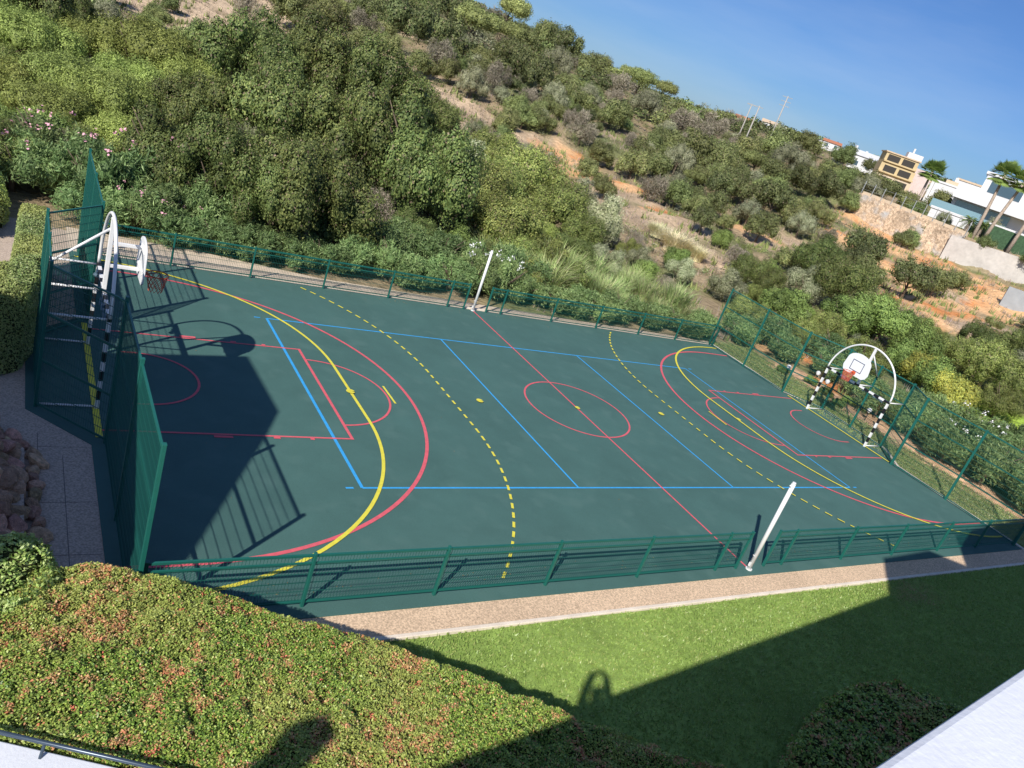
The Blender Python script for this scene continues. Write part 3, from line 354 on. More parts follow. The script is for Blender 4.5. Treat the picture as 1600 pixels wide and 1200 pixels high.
for (cx, cy, r) in ((0, 0, .09), (3.76, 0, .11), (-3.72, 0, .11), (7.82, 0, .10), (-7.8, 0, .12)):
    yel.append(([(cx + r / 2 * math.cos(t), cy + r / 2 * math.sin(t)) for t in np.linspace(0, 2 * math.pi, 25)[:-1]], r))
zy = paint('yellow_line_marking', yel, M['yellow'])

# paths and kerbs
tag(flat('path', [(-10.9, -8.24), (30, -8.24), (30, -8.86), (-10.0, -8.86), (-14.12, -8.86), (-14.12, -8.24)], -.012, M['path']), kind='structure')
strip('path_kerb', [(-14.1, -8.89), (2, -8.89), (30, -8.95)], .09, -.06, .03, M['kerb'])
P2 = [(-17.6, -9.5), (-14.12, -9.5), (-14.12, -3.0), (-15.22, -1.7), (-15.22, 1.85), (-14.12, 3.05), (-14.12, 8.02), (-14.12, 9.9), (-18, 11), (-18, 3), (-15.9, 1.0), (-15.9, -2.5)]
tag(flat('path', P2, -.012, M['gravel']), kind='structure')
jb = MB()
for a, b in (((-14.62, -8.2), (-14.62, -3.4)), ((-15.02, -8.0), (-15.02, -2.6)), ((-15.9, -4.9), (-14.15, -4.9)), ((-15.9, -3.1), (-14.2, -3.1)), ((-15.9, -6.3), (-14.15, -6.35))):
    V, F = ribbon([a, b], .010, -.008); jb.add(V, F)
o = jb.build('path_joint', M['joint']); tag(o, kind='structure')
tag(flat('path', [(-14.12, 8.02), (14.12, 8.02), (14.3, 8.55), (4, 8.75), (-6, 9.05), (-10, 9.9), (-14.12, 10.3)], -.012, M['path2']), kind='structure')
strip('court_kerb', [(-14.0, 8.12), (14.1, 8.12)], .12, -.06, .05, M['kerb'])
strip('court_kerb', [(14.2, 8.15), (14.2, 3.1), (15.29, 1.78), (15.29, -1.7), (14.2, -3.05), (14.2, -8.3)], .10, -.06, .035, M['kerb'])
# ------------------------------------------------------------------ lawn: soil sheet plus blades
def quads_from(P, U, Vv):
    """corner quads: P centre, U and Vv half vectors -> diamond-ish quads"""
    n = len(P); X = np.empty((n, 4, 3), np.float32)
    X[:, 0] = P - U; X[:, 1] = P - Vv; X[:, 2] = P + U; X[:, 3] = P + Vv
    return X.reshape(-1, 3), np.arange(n * 4, dtype=np.int32).reshape(n, 4)
nx, ny = 120, 40
gx, gy = np.meshgrid(np.linspace(-14.5, 40, nx), np.linspace(-8.94, -19, ny))
gz = -.02 + .04 * (vnoise(gx, gy, 3, 5) - .5)
i, j = np.meshgrid(np.arange(ny - 1), np.arange(nx - 1), indexing='ij')
F = np.stack([i * nx + j, (i + 1) * nx + j, (i + 1) * nx + j + 1, i * nx + j + 1], -1).reshape(-1, 4)
tag(np_mesh('lawn', np.stack([gx, gy, gz], -1).reshape(-1, 3), F, M['lawn'], smooth=True), kind='structure')
rng = np.random.default_rng(11)
def blades(name, n, xr, yr, h, label, pal, seed, zf=None, wd=.012, dens=None):
    rg = np.random.default_rng(seed); x = rg.uniform(*xr, n); y = rg.uniform(*yr, n)
    if dens is not None:
        k = rg.random(n) < dens(x, y); x = x[k]; y = y[k]; n = len(x)
    z = np.full(n, -.01) if zf is None else zf(x, y)
    a = rg.uniform(0, 2 * np.pi, n); hh = rg.uniform(.5, 1.2, n) * h; lean = rg.normal(0, .5, (n, 2)) * hh[:, None]
    b = np.stack([x, y, z], -1); u = np.stack([np.cos(a), np.sin(a), 0 * a], -1) * (wd * rg.uniform(.6, 1.3, n))[:, None]
    t = b + np.stack([lean[:, 0], lean[:, 1], hh], -1)
    X = np.stack([b - u, b + u, t], 1).reshape(-1, 3)
    c = np.array(pal)[rg.integers(0, len(pal), n)] * rg.uniform(.92, 1.08, (n, 1)); dry = np.clip(1.3 - np.hypot(x - 5.2, (y + 9.5) * 1.8) - .8 * (vnoise(x, y, .3, 2) - .5), 0, .75)[:, None]; c = c * (1 - dry) + np.array((.50, .38, .20)) * dry; c = np.repeat(c, 3, 0)
    o = np_mesh(name, X, np.arange(n * 3).reshape(-1, 3), M['hedgeleaf'], col=c); tag(o, label, 'grass', kind='stuff'); return o
blades('lawn_grass', 120000, (-11.5, 16), (-15.5, -8.95), .05, 'short mown lawn grass between the path and the building', [(.30, .43, .11), (.33, .45, .12), (.27, .40, .095), (.37, .43, .14)], 21, wd=.016)
blades('verge_grass', 26000, (14.35, 17.3), (-8.5, 8.5), .06, 'thin green grass verge beyond the far goal end of the court', [(.28, .36, .12), (.38, .38, .18), (.22, .31, .10)], 22, wd=.02, dens=lambda x, y: .5 + .5 * (vnoise(x, y, 1, 3) > .4))
# ------------------------------------------------------------------ mesh fences
def mesh_panel(a, b, z0, z1, parent, dx=.055, dz=.2, wr=.0022):
    """welded wire mesh between plan points a and b, vertical wires and twin horizontals, one mesh"""
    a = Vector(a); b = Vector(b); Ln = (b - a).length; t = (b - a) / Ln; n = max(1, int(Ln / dx)); m = MB()
    nn = Vector((-t.y, t.x))
    def box(p0, p1, hw):
        # thin 4-sided wire
        d = (Vector(p1) - Vector(p0)); horizontal = abs(d.z) < 1e-6
        if horizontal: e1 = Vector((nn.x, nn.y, 0)) * hw; e2 = Vector((0, 0, hw))
        else: e1 = Vector((t.x, t.y, 0)) * hw; e2 = Vector((nn.x, nn.y, 0)) * hw
        V = []
        for p in (Vector(p0), Vector(p1)):
            V += [p + e1 + e2, p - e1 + e2, p - e1 - e2, p + e1 - e2]
        m.add(V, [(0, 1, 5, 4), (1, 2, 6, 5), (2, 3, 7, 6), (3, 0, 4, 7)])
    for i in range(n + 1):
        p = a + t * Ln * i / n; box((p.x, p.y, z0), (p.x, p.y, z1), wr * 1.25)
    k = max(1, round((z1 - z0) / dz))
    for i in range(k + 1):
        z = z0 + (z1 - z0) * i / k
        for s in (-1, 1):
            o = nn * s * .0065; box((a.x + o.x, a.y + o.y, z), (b.x + o.x, b.y + o.y, z), wr * 1.1)
    me = bpy.data.meshes.new('mesh_panel'); me.from_pydata([tuple(v) for v in m.V], [], m.F); me.update(); me.materials.append(M['wire'])
    o = bpy.data.objects.new('mesh_panel', me); return link(o, parent)
def fence_low(xs, y, side, label):
    root = empty('mesh_fence', (xs[0], y, 0)); tag(root, label, 'fence', 'low green mesh fences along the court')
    inv = lambda o: (setattr(o, 'location', Vector((-xs[0], -y, 0))), o)[1]
    for x in xs:
        b = MB().box((x, y, .545), (.05, .07, 1.09)).box((x, y, 1.097), (.056, .076, .012)); inv(b.build('post', M['green'], root, bevel=.004))
    r = MB()
    for a, c in zip(xs[:-1], xs[1:]):
        L_ = c - a - .05; r.box(((a + c) / 2, y + side * .002, 1.055), (L_, .04, .04))
    inv(r.build('top_rail', M['green'], root))
    r = MB()
    for a, c in zip(xs[:-1], xs[1:]): r.box(((a + c) / 2, y, .10), (c - a - .05, .03, .03))
    inv(r.build('bottom_rail', M['green'], root))
    r = MB()
    for a, c in zip(xs[:-1], xs[1:]): r.box(((a + c) / 2, y, .905), (c - a - .05, .03, .03))
    inv(r.build('middle_rail', M['green'], root))
    for a, c in zip(xs[:-1], xs[1:]): inv(mesh_panel((a + .03, y + side * .02), (c - .03, y + side * .02), .12, 1.03, root))
    return root
XL = [-13.8, -11.28, -8.78, -6.22, -3.7, -1.17, -.43]; XR = [.62, 1.32, 3.9, 6.4, 8.95, 11.35, 14.0]
fence_low(XL, -7.95, 1, 'low green mesh fence behind the big flowering hedge, left of the near white net post')
fence_low(XR, -7.95, 1, 'low green mesh fence beside the lawn path, right of the near white net post')
fence_low(XL, 7.95, -1, 'low green mesh fence in front of the oleanders, left of the far white net post')
fence_low(XR, 7.95, -1, 'low green mesh fence in front of the reeds, right of the far white net post')
def fence_tall(s, label):
    root = empty('end_fence', (s * 13.88, 0, 0)); tag(root, label, 'fence', 'tall green mesh fences behind the goals')
    off = (s * 13.88, 0, 0)
    X = s * 13.88; XB = s * 15.05
    nodes = [(X, -8.02), (X, -5.45), (X, -2.92), (XB, -1.58), (XB, 0.02), (XB, 1.62), (X, 2.96), (X, 5.5), (X, 8.08)]
    if s > 0: nodes = [(X, -8.02), (X + .1, -5.3), (X, -2.92), (XB, -1.58), (XB, 0.02), (XB, 1.62), (X + .1, 3.1), (X, 5.6), (X, 8.08)]
    for k, (x, y) in enumerate(nodes):
        h = 3.12 if s < 0 else 3.0
        dk = .09 if k in (2, 3, 5, 6) else .075
        b = MB().box((x, y, h / 2), (.06, dk, h)).box((x, y, h + .006), (.066, dk + .006, .012)); b.build('post', M['green'], root, bevel=.004, off=off)
    for zt, nm in ((.08, 'bottom_rail'), (1.06, 'lower_rail'), (2.06, 'upper_rail'), (3.03 if s < 0 else 2.95, 'top_rail')):
        r = MB()
        for a, b in zip(nodes[:-1], nodes[1:]):
            v = Vector(b) - Vector(a); L_ = v.length - .06; r.box(((a[0] + b[0]) / 2, (a[1] + b[1]) / 2, zt), (L_, .035, .035), math.atan2(v.y, v.x))
        r.build(nm, M['green'], root, off=off)
    zz = [(.10, 1.04), (1.08, 2.04), (2.08, 3.0 if s < 0 else 2.93)]
    for i, (a, b) in enumerate(zip(nodes[:-1], nodes[1:])):
        va = Vector(a); vb = Vector(b); t = (vb - va).normalized(); n = Vector((-t.y, t.x)) * .02
        for z0, z1 in zz:
            o = mesh_panel(va + t * .04 + n, vb - t * .04 + n, z0, z1, root, dx=.055 if s < 0 else .06); o.location = (-off[0], 0, 0)
fence_tall(-1, 'tall green mesh fence wrapping the near goal at the left end of the court')
fence_tall(1, 'tall green mesh fence wrapping the distant goal at the right end of the court')

# ------------------------------------------------------------------ white net posts
def net_post(y, lean, label):
    root = empty('net_post', (0, y, 0)); tag(root, label, 'net post', 'white net posts on the halfway line')
    b = MB().bar((0, 0, .01), (0, 0, 2.53), .052, 20); b.bar((0, 0, 2.53), (0, 0, 2.56), .052, 20, .042); b.build('pole', M['white'], root, smooth=True)
    MB().bar((0, 0, 0), (0, 0, .03), .085, 20).build('ground_collar', M['white'], root)
    MB().box((-.06, 0, .16), (.03, .05, .10)).bar((-.06, -.03, .42), (-.06, .03, .42), .012, 8).build('tension_cleat', M['white'], root)
    MB().bar((0, -.0, 2.46), (-.075, 0, 2.46), .012, 8).bar((-.075, -.02, 2.46), (-.075, .02, 2.46), .022, 12).build('pulley', M['white'], root)
net_post(-8.02, 0, 'thick white net post in the gap of the near fence by the lawn path')
net_post(7.92, 0, 'slim white net post in the gap of the far fence beside white oleanders')

# ------------------------------------------------------------------ goals with basketball hoops
def goal(s, label):
    root = empty('goal_with_hoop', (s * 13.95, 0, 0), 0 if s > 0 else math.pi)
    tag(root, label, 'goal', 'black and white goals with basketball hoops')
    # local frame: +x points away from the court
    def banded(p, q, n, name, first):
        # alternating 20 cm bands: white tube carrying slightly proud black sleeves as one mesh with two materials
        p = Vector(p); q = Vector(q); b = MB(); k = 12; mi = []
        for i in range(n):
            a = p + (q - p) * i / n; c = p + (q - p) * (i + 1) / n
            f0 = len(b.F); b.bar(a, c, .056, 4, cap=(i in (0, n - 1))); mi += [(i + first) % 2] * (len(b.F) - f0)
        o = b.build(name, M['white'], root); o.data.materials.append(M['black'])
        for f, m_ in zip(o.data.polygons, mi): f.material_index = m_
        return o
    for y in (-1.56, 1.56): banded((0, y, .0), (0, y, 2.0), 9, 'goal_post', 0)
    banded((0, -1.6, 2.04), (0, 1.6, 2.04), 13, 'crossbar', 1)
    for y in (-1.56, 1.56):
        MB().bar((.05, y, .05), (1.03, y, .05), .022, 10).build('ground_bar', M['white'], root, smooth=True)
    for y in (-1.56, 0, 1.56):
        MB().bar((.04, y, 2.04), (1.05, y, 2.04), .024, 10).build('stay_bar', M['white'], root, smooth=True)
    MB().tube([(0, 1.6 * math.cos(t), 2.08 + 1.62 * math.sin(t)) for t in np.linspace(0, math.pi, 41)], .036, 12).build('arch', M['white'], root, smooth=True)
    MB().box((0, 0, 2.87), (.09, .09, 1.6)).build('column', M['white'], root, bevel=.01)
    MB().bar((.04, 0, 3.42), (1.07, 0, 2.5), .028, 12).build('brace', M['white'], root, smooth=True)
    for z in (2.62, 3.12):
        MB().box((-.33, 0, z), (.58, .07, .07)).build('board_arm', M['white'], root, bevel=.006)
    # fan shaped backboard
    pts = [(-.42, 2.42), (.42, 2.42), (.55, 2.50), (.61, 2.66), (.56, 3.0)] + [(.56 * math.cos(t), 3.0 + .34 * math.sin(t)) for t in np.linspace(.15, math.pi - .15, 15)] + [(-.56, 3.0), (-.61, 2.66), (-.55, 2.50)]
    V = [(-.66, y, z) for y, z in pts] + [(-.625, y, z) for y, z in pts]; n = len(pts)
    F = [tuple(range(n)), tuple(range(n, 2 * n))[::-1]] + [(i, (i + 1) % n, n + (i + 1) % n, n + i) for i in range(n)]
    bb = MB().add(V, F).build('backboard', M['board'], root, bevel=.006)
    fr = MB(); fr.box((-.612, 0, 2.7), (.03, .9, .06)).box((-.612, 0, 3.12), (.03, .7, .06)); fr.build('board_bracket', M['white'], bb)
    t = MB()
    for (y, z, a, b_) in ((0, 3.03, .56, .026), (0, 2.62, .56, .026)): t.box((-.6625, y, z), (.004, a, b_))
    for sy in (-1, 1): t.box((-.6625, sy * .267, 2.825), (.004, .026, .384))
    t.build('target_square', mat('dark_blue_line', (.03, .05, .13), .5), bb)
    hp = empty('hoop'); hp.parent = root
    hc = (-1.0, 2.56)
    rg = MB().tube([(hc[0] + .225 * math.cos(a), .225 * math.sin(a), hc[1]) for a in np.linspace(0, 2 * math.pi, 33)[:-1]], .013, 8, True)
    rg.box((hc[0] + .27, 0, hc[1] - .004), (.13, .16, .012)).box((-.667, 0, hc[1] - .03), (.012, .16, .14))
    ring = rg.build('rim', M['orange'], root, smooth=False); bpy.data.objects.remove(hp)
    nb = MB()
    for i in range(12):
        for sg in (-1, 1):
            p0 = 2 * math.pi * i / 12; prev = None
            for k in range(6):
                a = p0 + sg * k * math.pi / 12; rr = .215 - .075 * (k / 5); z = hc[1] - .015 - .075 * k
                c = (hc[0] + rr * math.cos(a), rr * math.sin(a), z)
                if prev: nb.bar(prev, c, .0065, 4, cap=False)
                prev = c
    nb.build('net', M['netorange'], ring)
    # folded net rolled on the crossbar
    rr_ = random.Random(4); fb = MB()
    for seg in ((-1.30, -.2), (.1, 1.25)) if s > 0 else ((.3, 1.4), (-1.3, -1.0)):
        pts = []; y = seg[0]
        while y < seg[1]: pts.append((.05 + rr_.uniform(-.035, .035), y, 1.99 + rr_.uniform(-.05, .04))); y += .07
        fb.tube(pts, [.03 + rr_.random() * .03 for _ in pts], 7)
    fb.build('rolled_net', M['net'], root)
    return root
goal(-1, 'black and white goal with hoop at the left end, seen from the side')
goal(1, 'black and white goal with fan shaped backboard at the distant right end')

# dry leaves blown against the edges of the court
rg = np.random.default_rng(51); n = 420; x = rg.uniform(-14, 14, n); y = 7.85 - np.abs(rg.normal(0, .35, n)); k = rg.random(n) < .45; y = np.where(k, y, -7.7 + np.abs(rg.normal(0, .25, n))); q = rg.random(n) < .12; y = np.where(q, rg.uniform(-7.5, 7.5, n), y)
P_ = np.stack([x, y, np.full(n, .022)], -1); a = rg.uniform(0, 6.28, n); U = np.stack([np.cos(a), np.sin(a), 0 * a], -1) * rg.uniform(.012, .03, n)[:, None]; V_ = np.stack([-np.sin(a), np.cos(a), .3 + 0 * a], -1) * .010
X_, F_ = quads_from(P_, U, V_); c = np.array([(.30, .20, .10), (.42, .32, .16), (.22, .20, .08)])[rg.integers(0, 3, n)]
tag(np_mesh('fallen_leaves', X_, F_, M['twig'], col=np.repeat(c, 4, 0)), 'dry fallen leaves scattered along the edges of the court', 'leaves', kind='stuff')
# ------------------------------------------------------------------ leafy hedges
def leaf_quads(P, N, size, rg, asp=.55, tilt=.6):
    n = len(P); N = N + rg.normal(0, tilt, (n, 3)); N /= np.linalg.norm(N, axis=1)[:, None] + 1e-9
    a = rg.normal(0, 1, (n, 3)); U = np.cross(N, a); U /= np.linalg.norm(U, axis=1)[:, None] + 1e-9; Vv = np.cross(N, U)
    s = (size * rg.uniform(.6, 1.4, n))[:, None]
    return quads_from(P, U * s, Vv * s * asp)
def inside(poly, x, y):
    r = np.zeros(len(x), bool); n = len(poly)
    for i in range(n):
        x1, y1 = poly[i]; x2, y2 = poly[(i + 1) % n]
        c = ((y1 > y) != (y2 > y)) & (x < (x2 - x1) * (y - y1) / (y2 - y1 + 1e-12) + x1); r ^= c
    return r
def edge_dist(poly, x, y):
    d = np.full(len(x), 1e9)
    for i in range(len(poly)):
        a = np.array(poly[i]); b = np.array(poly[(i + 1) % len(poly)]); ab = b - a
        t = np.clip(((x - a[0]) * ab[0] + (y - a[1]) * ab[1]) / (ab @ ab), 0, 1)
        d = np.minimum(d, np.hypot(x - a[0] - t * ab[0], y - a[1] - t * ab[1]))
    return d
def hedge(name, poly, h, dens, size, palette, label, cat='hedge', seed=1, round_=.35, sides=True, bumps=.05, red=True, group=None, pale=None):
    rg = np.random.default_rng(seed)
    xs = [p[0] for p in poly]; ys = [p[1] for p in poly]; cx = (min(xs) + max(xs)) / 2; cy = (min(ys) + max(ys)) / 2
    A = (max(xs) - min(xs)) * (max(ys) - min(ys)); n = int(A * dens)
    x = rg.uniform(min(xs), max(xs), n); y = rg.uniform(min(ys), max(ys), n); k = inside(poly, x, y); x = x[k]; y = y[k]
    ed = edge_dist(poly, x, y)
    hz = lambda x, y: (h(x, y) if callable(h) else h)
    nb = lambda x, y: (vnoise(x, y, .11, seed) - .5) * bumps * 1.6 + (vnoise(x, y, .31, seed + 1) - .5) * bumps * 2.4 + (vnoise(x, y, .9, seed + 2) - .5) * bumps * 2
    drop = round_ * (1 - np.sqrt(np.clip(1 - (1 - np.clip(ed / round_, 0, 1)) ** 2, 0, 1)))
    z = hz(x, y) + nb(x, y) - drop + rg.uniform(-.05, .015, len(x))
    Ps = [np.stack([x, y, z], -1)]; Ns = [np.tile([0, 0, 1.], (len(x), 1))]
    if sides:
        for i in range(len(poly)):
            a = np.array(poly[i]); b = np.array(poly[(i + 1) % len(poly)]); Ln = np.linalg.norm(b - a); H = float(np.mean(hz(np.array([a[0], b[0]]), np.array([a[1], b[1]])))) if callable(h) else h
            m = int(Ln * H * dens * .8); t = rg.random(m); q = rg.random(m) * (H - .05); nn = np.array([(b - a)[1], -(b - a)[0]]) / Ln
            if inside(poly, np.array([(a + b)[0] / 2 + nn[0] * .01]), np.array([(a + b)[1] / 2 + nn[1] * .01]))[0]: nn = -nn
            inset = np.where(q > H - round_, round_ * (1 - np.sqrt(np.clip(1 - ((q - (H - round_)) / round_) ** 2, 0, 1))), 0) - rg.uniform(-.03, .04, m)
            P = a[None] + (b - a)[None] * t[:, None] - nn[None] * inset[:, None]
            P += nn[None] * ((vnoise(P[:, 0] * 3 + q * 5, P[:, 1] * 3 + q * 3, .8, seed + 5) - .5) * bumps * 2)[:, None]
            Ps.append(np.column_stack([P, q])); Ns.append(np.tile([nn[0], nn[1], .4], (m, 1)))
    P = np.concatenate(Ps); N = np.concatenate(Ns); n = len(P)
    V, F = leaf_quads(P, N, size, rg, .55, .55)
    pal = np.array(palette); c = pal[rg.integers(0, len(pal), n)] * rg.uniform(.75, 1.3, (n, 1))
    X, Y = P[:, 0], P[:, 1]
    yg = np.clip((vnoise(X, Y, .8, seed + 8) - .4) * 2.5, 0, 1)[:, None]; c = c * (1 - .55 * yg) + np.array((.29, .295, .085)) * .55 * yg
    if red:
        rp_ = vnoise(X, Y, .13, seed + 9) * .62 + vnoise(X, Y, .6, seed + 10) * .38; pr = np.clip((rp_ - .60) * 9, 0, 1.0) + .12
        hot = rg.random(n) < pr * .58; rc = np.array([(.40, .21, .10), (.42, .17, .09), (.32, .22, .09), (.40, .27, .13)])[rg.integers(0, 4, n)] * rg.uniform(.75, 1.2, (n, 1))
        c = np.where(hot[:, None], rc, c)
        sp = (vnoise(X, Y, .16, seed + 13) > .93) & (rg.random(n) < .6); c = np.where(sp[:, None], np.array((.46, .14, .085)) * rg.uniform(.8, 1.15, (n, 1)), c)
    c = c * 1.8
    root = empty(name, (cx, cy, 0)); tag(root, label, cat, group)
    off = np.array([cx, cy, 0], np.float32)
    np_mesh('foliage', V - off, F, M['hedgeleaf'], root, col=np.repeat(c, 4, 0))
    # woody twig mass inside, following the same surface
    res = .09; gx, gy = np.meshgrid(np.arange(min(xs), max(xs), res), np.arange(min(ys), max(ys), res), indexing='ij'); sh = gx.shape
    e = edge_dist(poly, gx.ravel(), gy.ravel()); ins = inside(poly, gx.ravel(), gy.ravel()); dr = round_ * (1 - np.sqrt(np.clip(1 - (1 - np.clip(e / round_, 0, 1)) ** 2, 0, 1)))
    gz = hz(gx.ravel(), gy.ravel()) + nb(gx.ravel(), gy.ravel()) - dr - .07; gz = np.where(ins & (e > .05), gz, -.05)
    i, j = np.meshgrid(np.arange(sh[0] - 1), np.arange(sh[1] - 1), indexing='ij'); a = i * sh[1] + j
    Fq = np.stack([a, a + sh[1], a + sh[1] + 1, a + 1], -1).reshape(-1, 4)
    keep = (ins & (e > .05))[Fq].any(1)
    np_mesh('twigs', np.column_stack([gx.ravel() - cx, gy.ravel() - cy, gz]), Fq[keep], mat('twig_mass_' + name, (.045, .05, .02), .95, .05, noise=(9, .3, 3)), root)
    return root
HP = [(.11, .18, .03), (.16, .24, .04), (.22, .28, .055), (.08, .14, .03), (.26, .31, .08)]
big = [(-17.3, -8.35), (-15.6, -8.3), (-14.45, -8.33), (-13.7, -8.6), (-13.14, -8.88), (-12.02, -9.7), (-10.87, -10.35), (-9.9, -11.15), (-8.9, -12.0), (-7.9, -12.75), (-6.87, -13.4), (-5.6, -14.0), (-6.4, -15.0), (-9, -14.6), (-12.2, -12.98), (-14.0, -11.98), (-15.5, -11.15), (-17.3, -10.15)]
hedge('flowering_hedge', big, 1.5, 7000, .0162, HP, 'broad clipped hedge of green leaves and orange red new shoots filling the foreground', seed=3, bumps=.06)
hump = [(-6.2, -14.0), (-4.6, -13.0), (-3.2, -12.35), (-1.6, -12.0), (-.3, -12.15), (.5, -13.0), (1.2, -14.2), (-1, -15), (-4.6, -15.0)]
hedge('low_hedge', hump, .75, 1500, .03, HP, 'low shaded hedge mound on the lawn beside the white coping', seed=17, bumps=.06)
tall = [(-15.45, 6.0), (-14.85, 6.0), (-14.85, 2.3), (-15.12, 1.75), (-15.1, .9), (-15.35, -.05), (-15.8, -.45), (-17.6, -.5), (-17.6, 1.2), (-15.62, 1.5)]
hedge('clipped_hedge', tall, 1.88, 2600, .022, [(.15, .205, .07), (.19, .24, .085), (.24, .27, .115), (.12, .17, .055)], 'tall square clipped pale green hedge beside the goal recess at the left edge', seed=29, red=False, round_=.12, bumps=.025)
hedge('small_shrub', [(-16.2, -8.1), (-15.75, -7.95), (-15.35, -7.95), (-15.05, -8.15), (-15.0, -8.6), (-15.4, -9.3), (-16.2, -9.3)], 1.72, 2600, .027, [(.16, .24, .06), (.24, .31, .09), (.30, .36, .14)], 'small glossy shrub poking above the left corner of the foreground hedge', 'shrub', seed=31, red=False, bumps=.12)
hedge('low_hedge', [(-17.8, 8.2), (-16.2, 8.0), (-15.75, 9.5), (-15.9, 11.6), (-17.8, 11.6)], .95, 900, .035, [(.12, .2, .05), (.2, .27, .07)], 'rounded hedge beside the sandy path at the far left edge', seed=37, red=False, bumps=.1)

# rubble bank at the left edge: every rock is a thing
rk = random.Random(8)
def rock(seed):
    bm = bmesh.new(); bmesh.ops.create_icosphere(bm, subdivisions=2, radius=1); rr = random.Random(seed)
    pl = [(Vector((rr.gauss(0, 1), rr.gauss(0, 1), rr.gauss(0, 1))).normalized(), rr.uniform(.55, .9)) for _ in range(11)]
    for v in bm.verts:
        for nrm, dd in pl:
            t = v.co.dot(nrm) - dd
            if t > 0: v.co -= nrm * t
        v.co += Vector((rr.gauss(0, .02), rr.gauss(0, .02), rr.gauss(0, .02)))
    me = bpy.data.meshes.new('rock'); bm.to_mesh(me); bm.free(); me.materials.append(M['rock']); return me
rms = [rock(s) for s in range(7)]
tones = ['reddish brown', 'tan', 'grey brown']
k = 0
for row in range(5):
    y = -7.3
    while y < -2.6:
        x = -15.07 - row * .22 - max(0, (y + 3.6)) * .5 - (.12 if row else 0) + rk.uniform(-.05, .05); s = rk.uniform(.14, .23)
        if row >= 2: s *= 1.15
        o = bpy.data.objects.new('rock', rms[k % 7]); COL.objects.link(o); o.location = (x, y, .06 + row * .17 + rk.uniform(-.03, .03))
        o.scale = (s * rk.uniform(.8, 1.1), s * rk.uniform(.95, 1.5), s * rk.uniform(.6, .95)); o.rotation_euler = (rk.uniform(-.4, .4), rk.uniform(-.4, .4), rk.uniform(0, 6))
        tag(o, ('rough brown rock along the foot of the rubble bank beside the path', 'rough brown rock in the second course of the rubble bank', 'rough brown rock halfway up the rubble bank', 'rough brown rock high in the rubble bank', 'rough brown rock on top of the rubble bank')[row], 'rock', 'rocks of the rubble bank course %s' % ('one', 'two', 'three', 'four', 'five')[row])
        y += s * 1.75; k += 1
MB().prism([(-17.5, -7.8), (-15.25, -7.8), (-15.25, -3.6), (-16.1, -2.4), (-17.5, -2.2)], -.05, .25).build('ground', M['gravel'])['kind'] = 'structure'

# low white wall with hand rail at the bottom left
root = empty('low_wall', (-15, -11.6, 0)); tag(root, 'white low wall with dark metal hand rail behind the flowering hedge', 'wall')
a = Vector((-17.6, -9.925)); b_ = Vector((-11.5, -13.30)); t = (b_ - a).normalized(); nn = Vector((t.y, -t.x))
if nn.y > 0: nn = -nn
pa = lambda s, o: (a.x + t.x * s + nn.x * o + 15, a.y + t.y * s + nn.y * o + 11.6)
Lw = (b_ - a).length
MB().prism([pa(0, .02), pa(Lw, .02), pa(Lw, .36), pa(0, .36)], 0, 1.49).build('wall_body', M['coping'], root, bevel=.015)
MB().prism([pa(0, .363), pa(Lw, .363), pa(Lw, 3.2), pa(0, 3.2)], 0, 1.43).build('terrace_slab', M['render'], root)
rl = MB().bar((*pa(0, .05), 1.64), (*pa(Lw, .05), 1.64), .023, 12); rl.build('hand_rail', M['rail'], root, smooth=True)
s_ = .75
while s_ < Lw:
    MB().bar((*pa(s_, .05), 1.61), (*pa(s_, .11), 1.485), .017, 10).build('rail_bracket', M['rail'], root); s_ += 2.05

# the white building the photograph was taken from: long coping at the lower right, shadow casting roof blocks out of view
root = empty('white_building', (-5, -20, 0)); tag(root, 'white building with long roof terrace coping at the lower right', 'building')
ox = lambda P: [(x + 5, y + 20) for x, y in P]
fy = lambda x: -16.925 + .129 * (x + 13.61)
MB().prism(ox([(-17.6, fy(-17.6) - .06), (9, fy(9) - .06), (9, -26), (-17.6, -26)]), 0, 6.95).build('wall', M['render'], root)
MB().prism(ox([(-17.66, fy(-17.66)), (9.06, fy(9.06)), (9.06, fy(9.06) - .85), (-17.66, fy(-17.66) - .85)]), 6.953, 7.5).build('coping', M['coping'], root, bevel=.03)
for P, h, nm in (([(-4.3, -17.6), (-4.3, -16.0), (-1.6, -15.85), (-.2, -17.1), (-.2, -18.2)], 9.5, 'roof_caster_block'), ([(.7, -17.9), (.7, -16.9), (1.5, -15.9), (1.0, -15.3), (2.8, -15.1), (7.8, -14.6), (7.8, -17.9)], 9.6, 'roof_caster_block')):
    MB().prism(ox(P), 7.51, h).build(nm, M['render'], root)  # unseen roof blocks, outlines shaped to cast the stepped shadows on the path
MB().prism(ox([(-21.2, -18.5), (-20.75, -18.45), (-20.75, -18.1), (-21.2, -18.15)]), 0, 9.5).build('chimney', M['render'], root)  # unseen stack, added to cast the dark blob on the hedge
root = empty('neighbouring_building', (-24, -10, 0)); tag(root, 'white flat roofed house left of the court that casts the large shadow', 'building')
MB().prism([(x + 24, y + 10) for x, y in [(-21.3, -5.45), (-18.75, -5.05), (-18.63, -7.96), (-19.2, -9.1), (-21.46, -13.22), (-34, -14.6), (-34, -7)]], 0, 7.85).build('wall', M['render'], root)  # unseen; plan outline shaped to cast the large court shadow
MB().prism([(x + 24, y + 10) for x, y in [(-21.32, -5.4), (-18.7, -5.0), (-18.58, -7.96), (-19.15, -9.13), (-21.4, -13.27), (-34.1, -14.7), (-34.1, -6.9)]], 7.853, 8.0).build('roof', M['coping'], root)

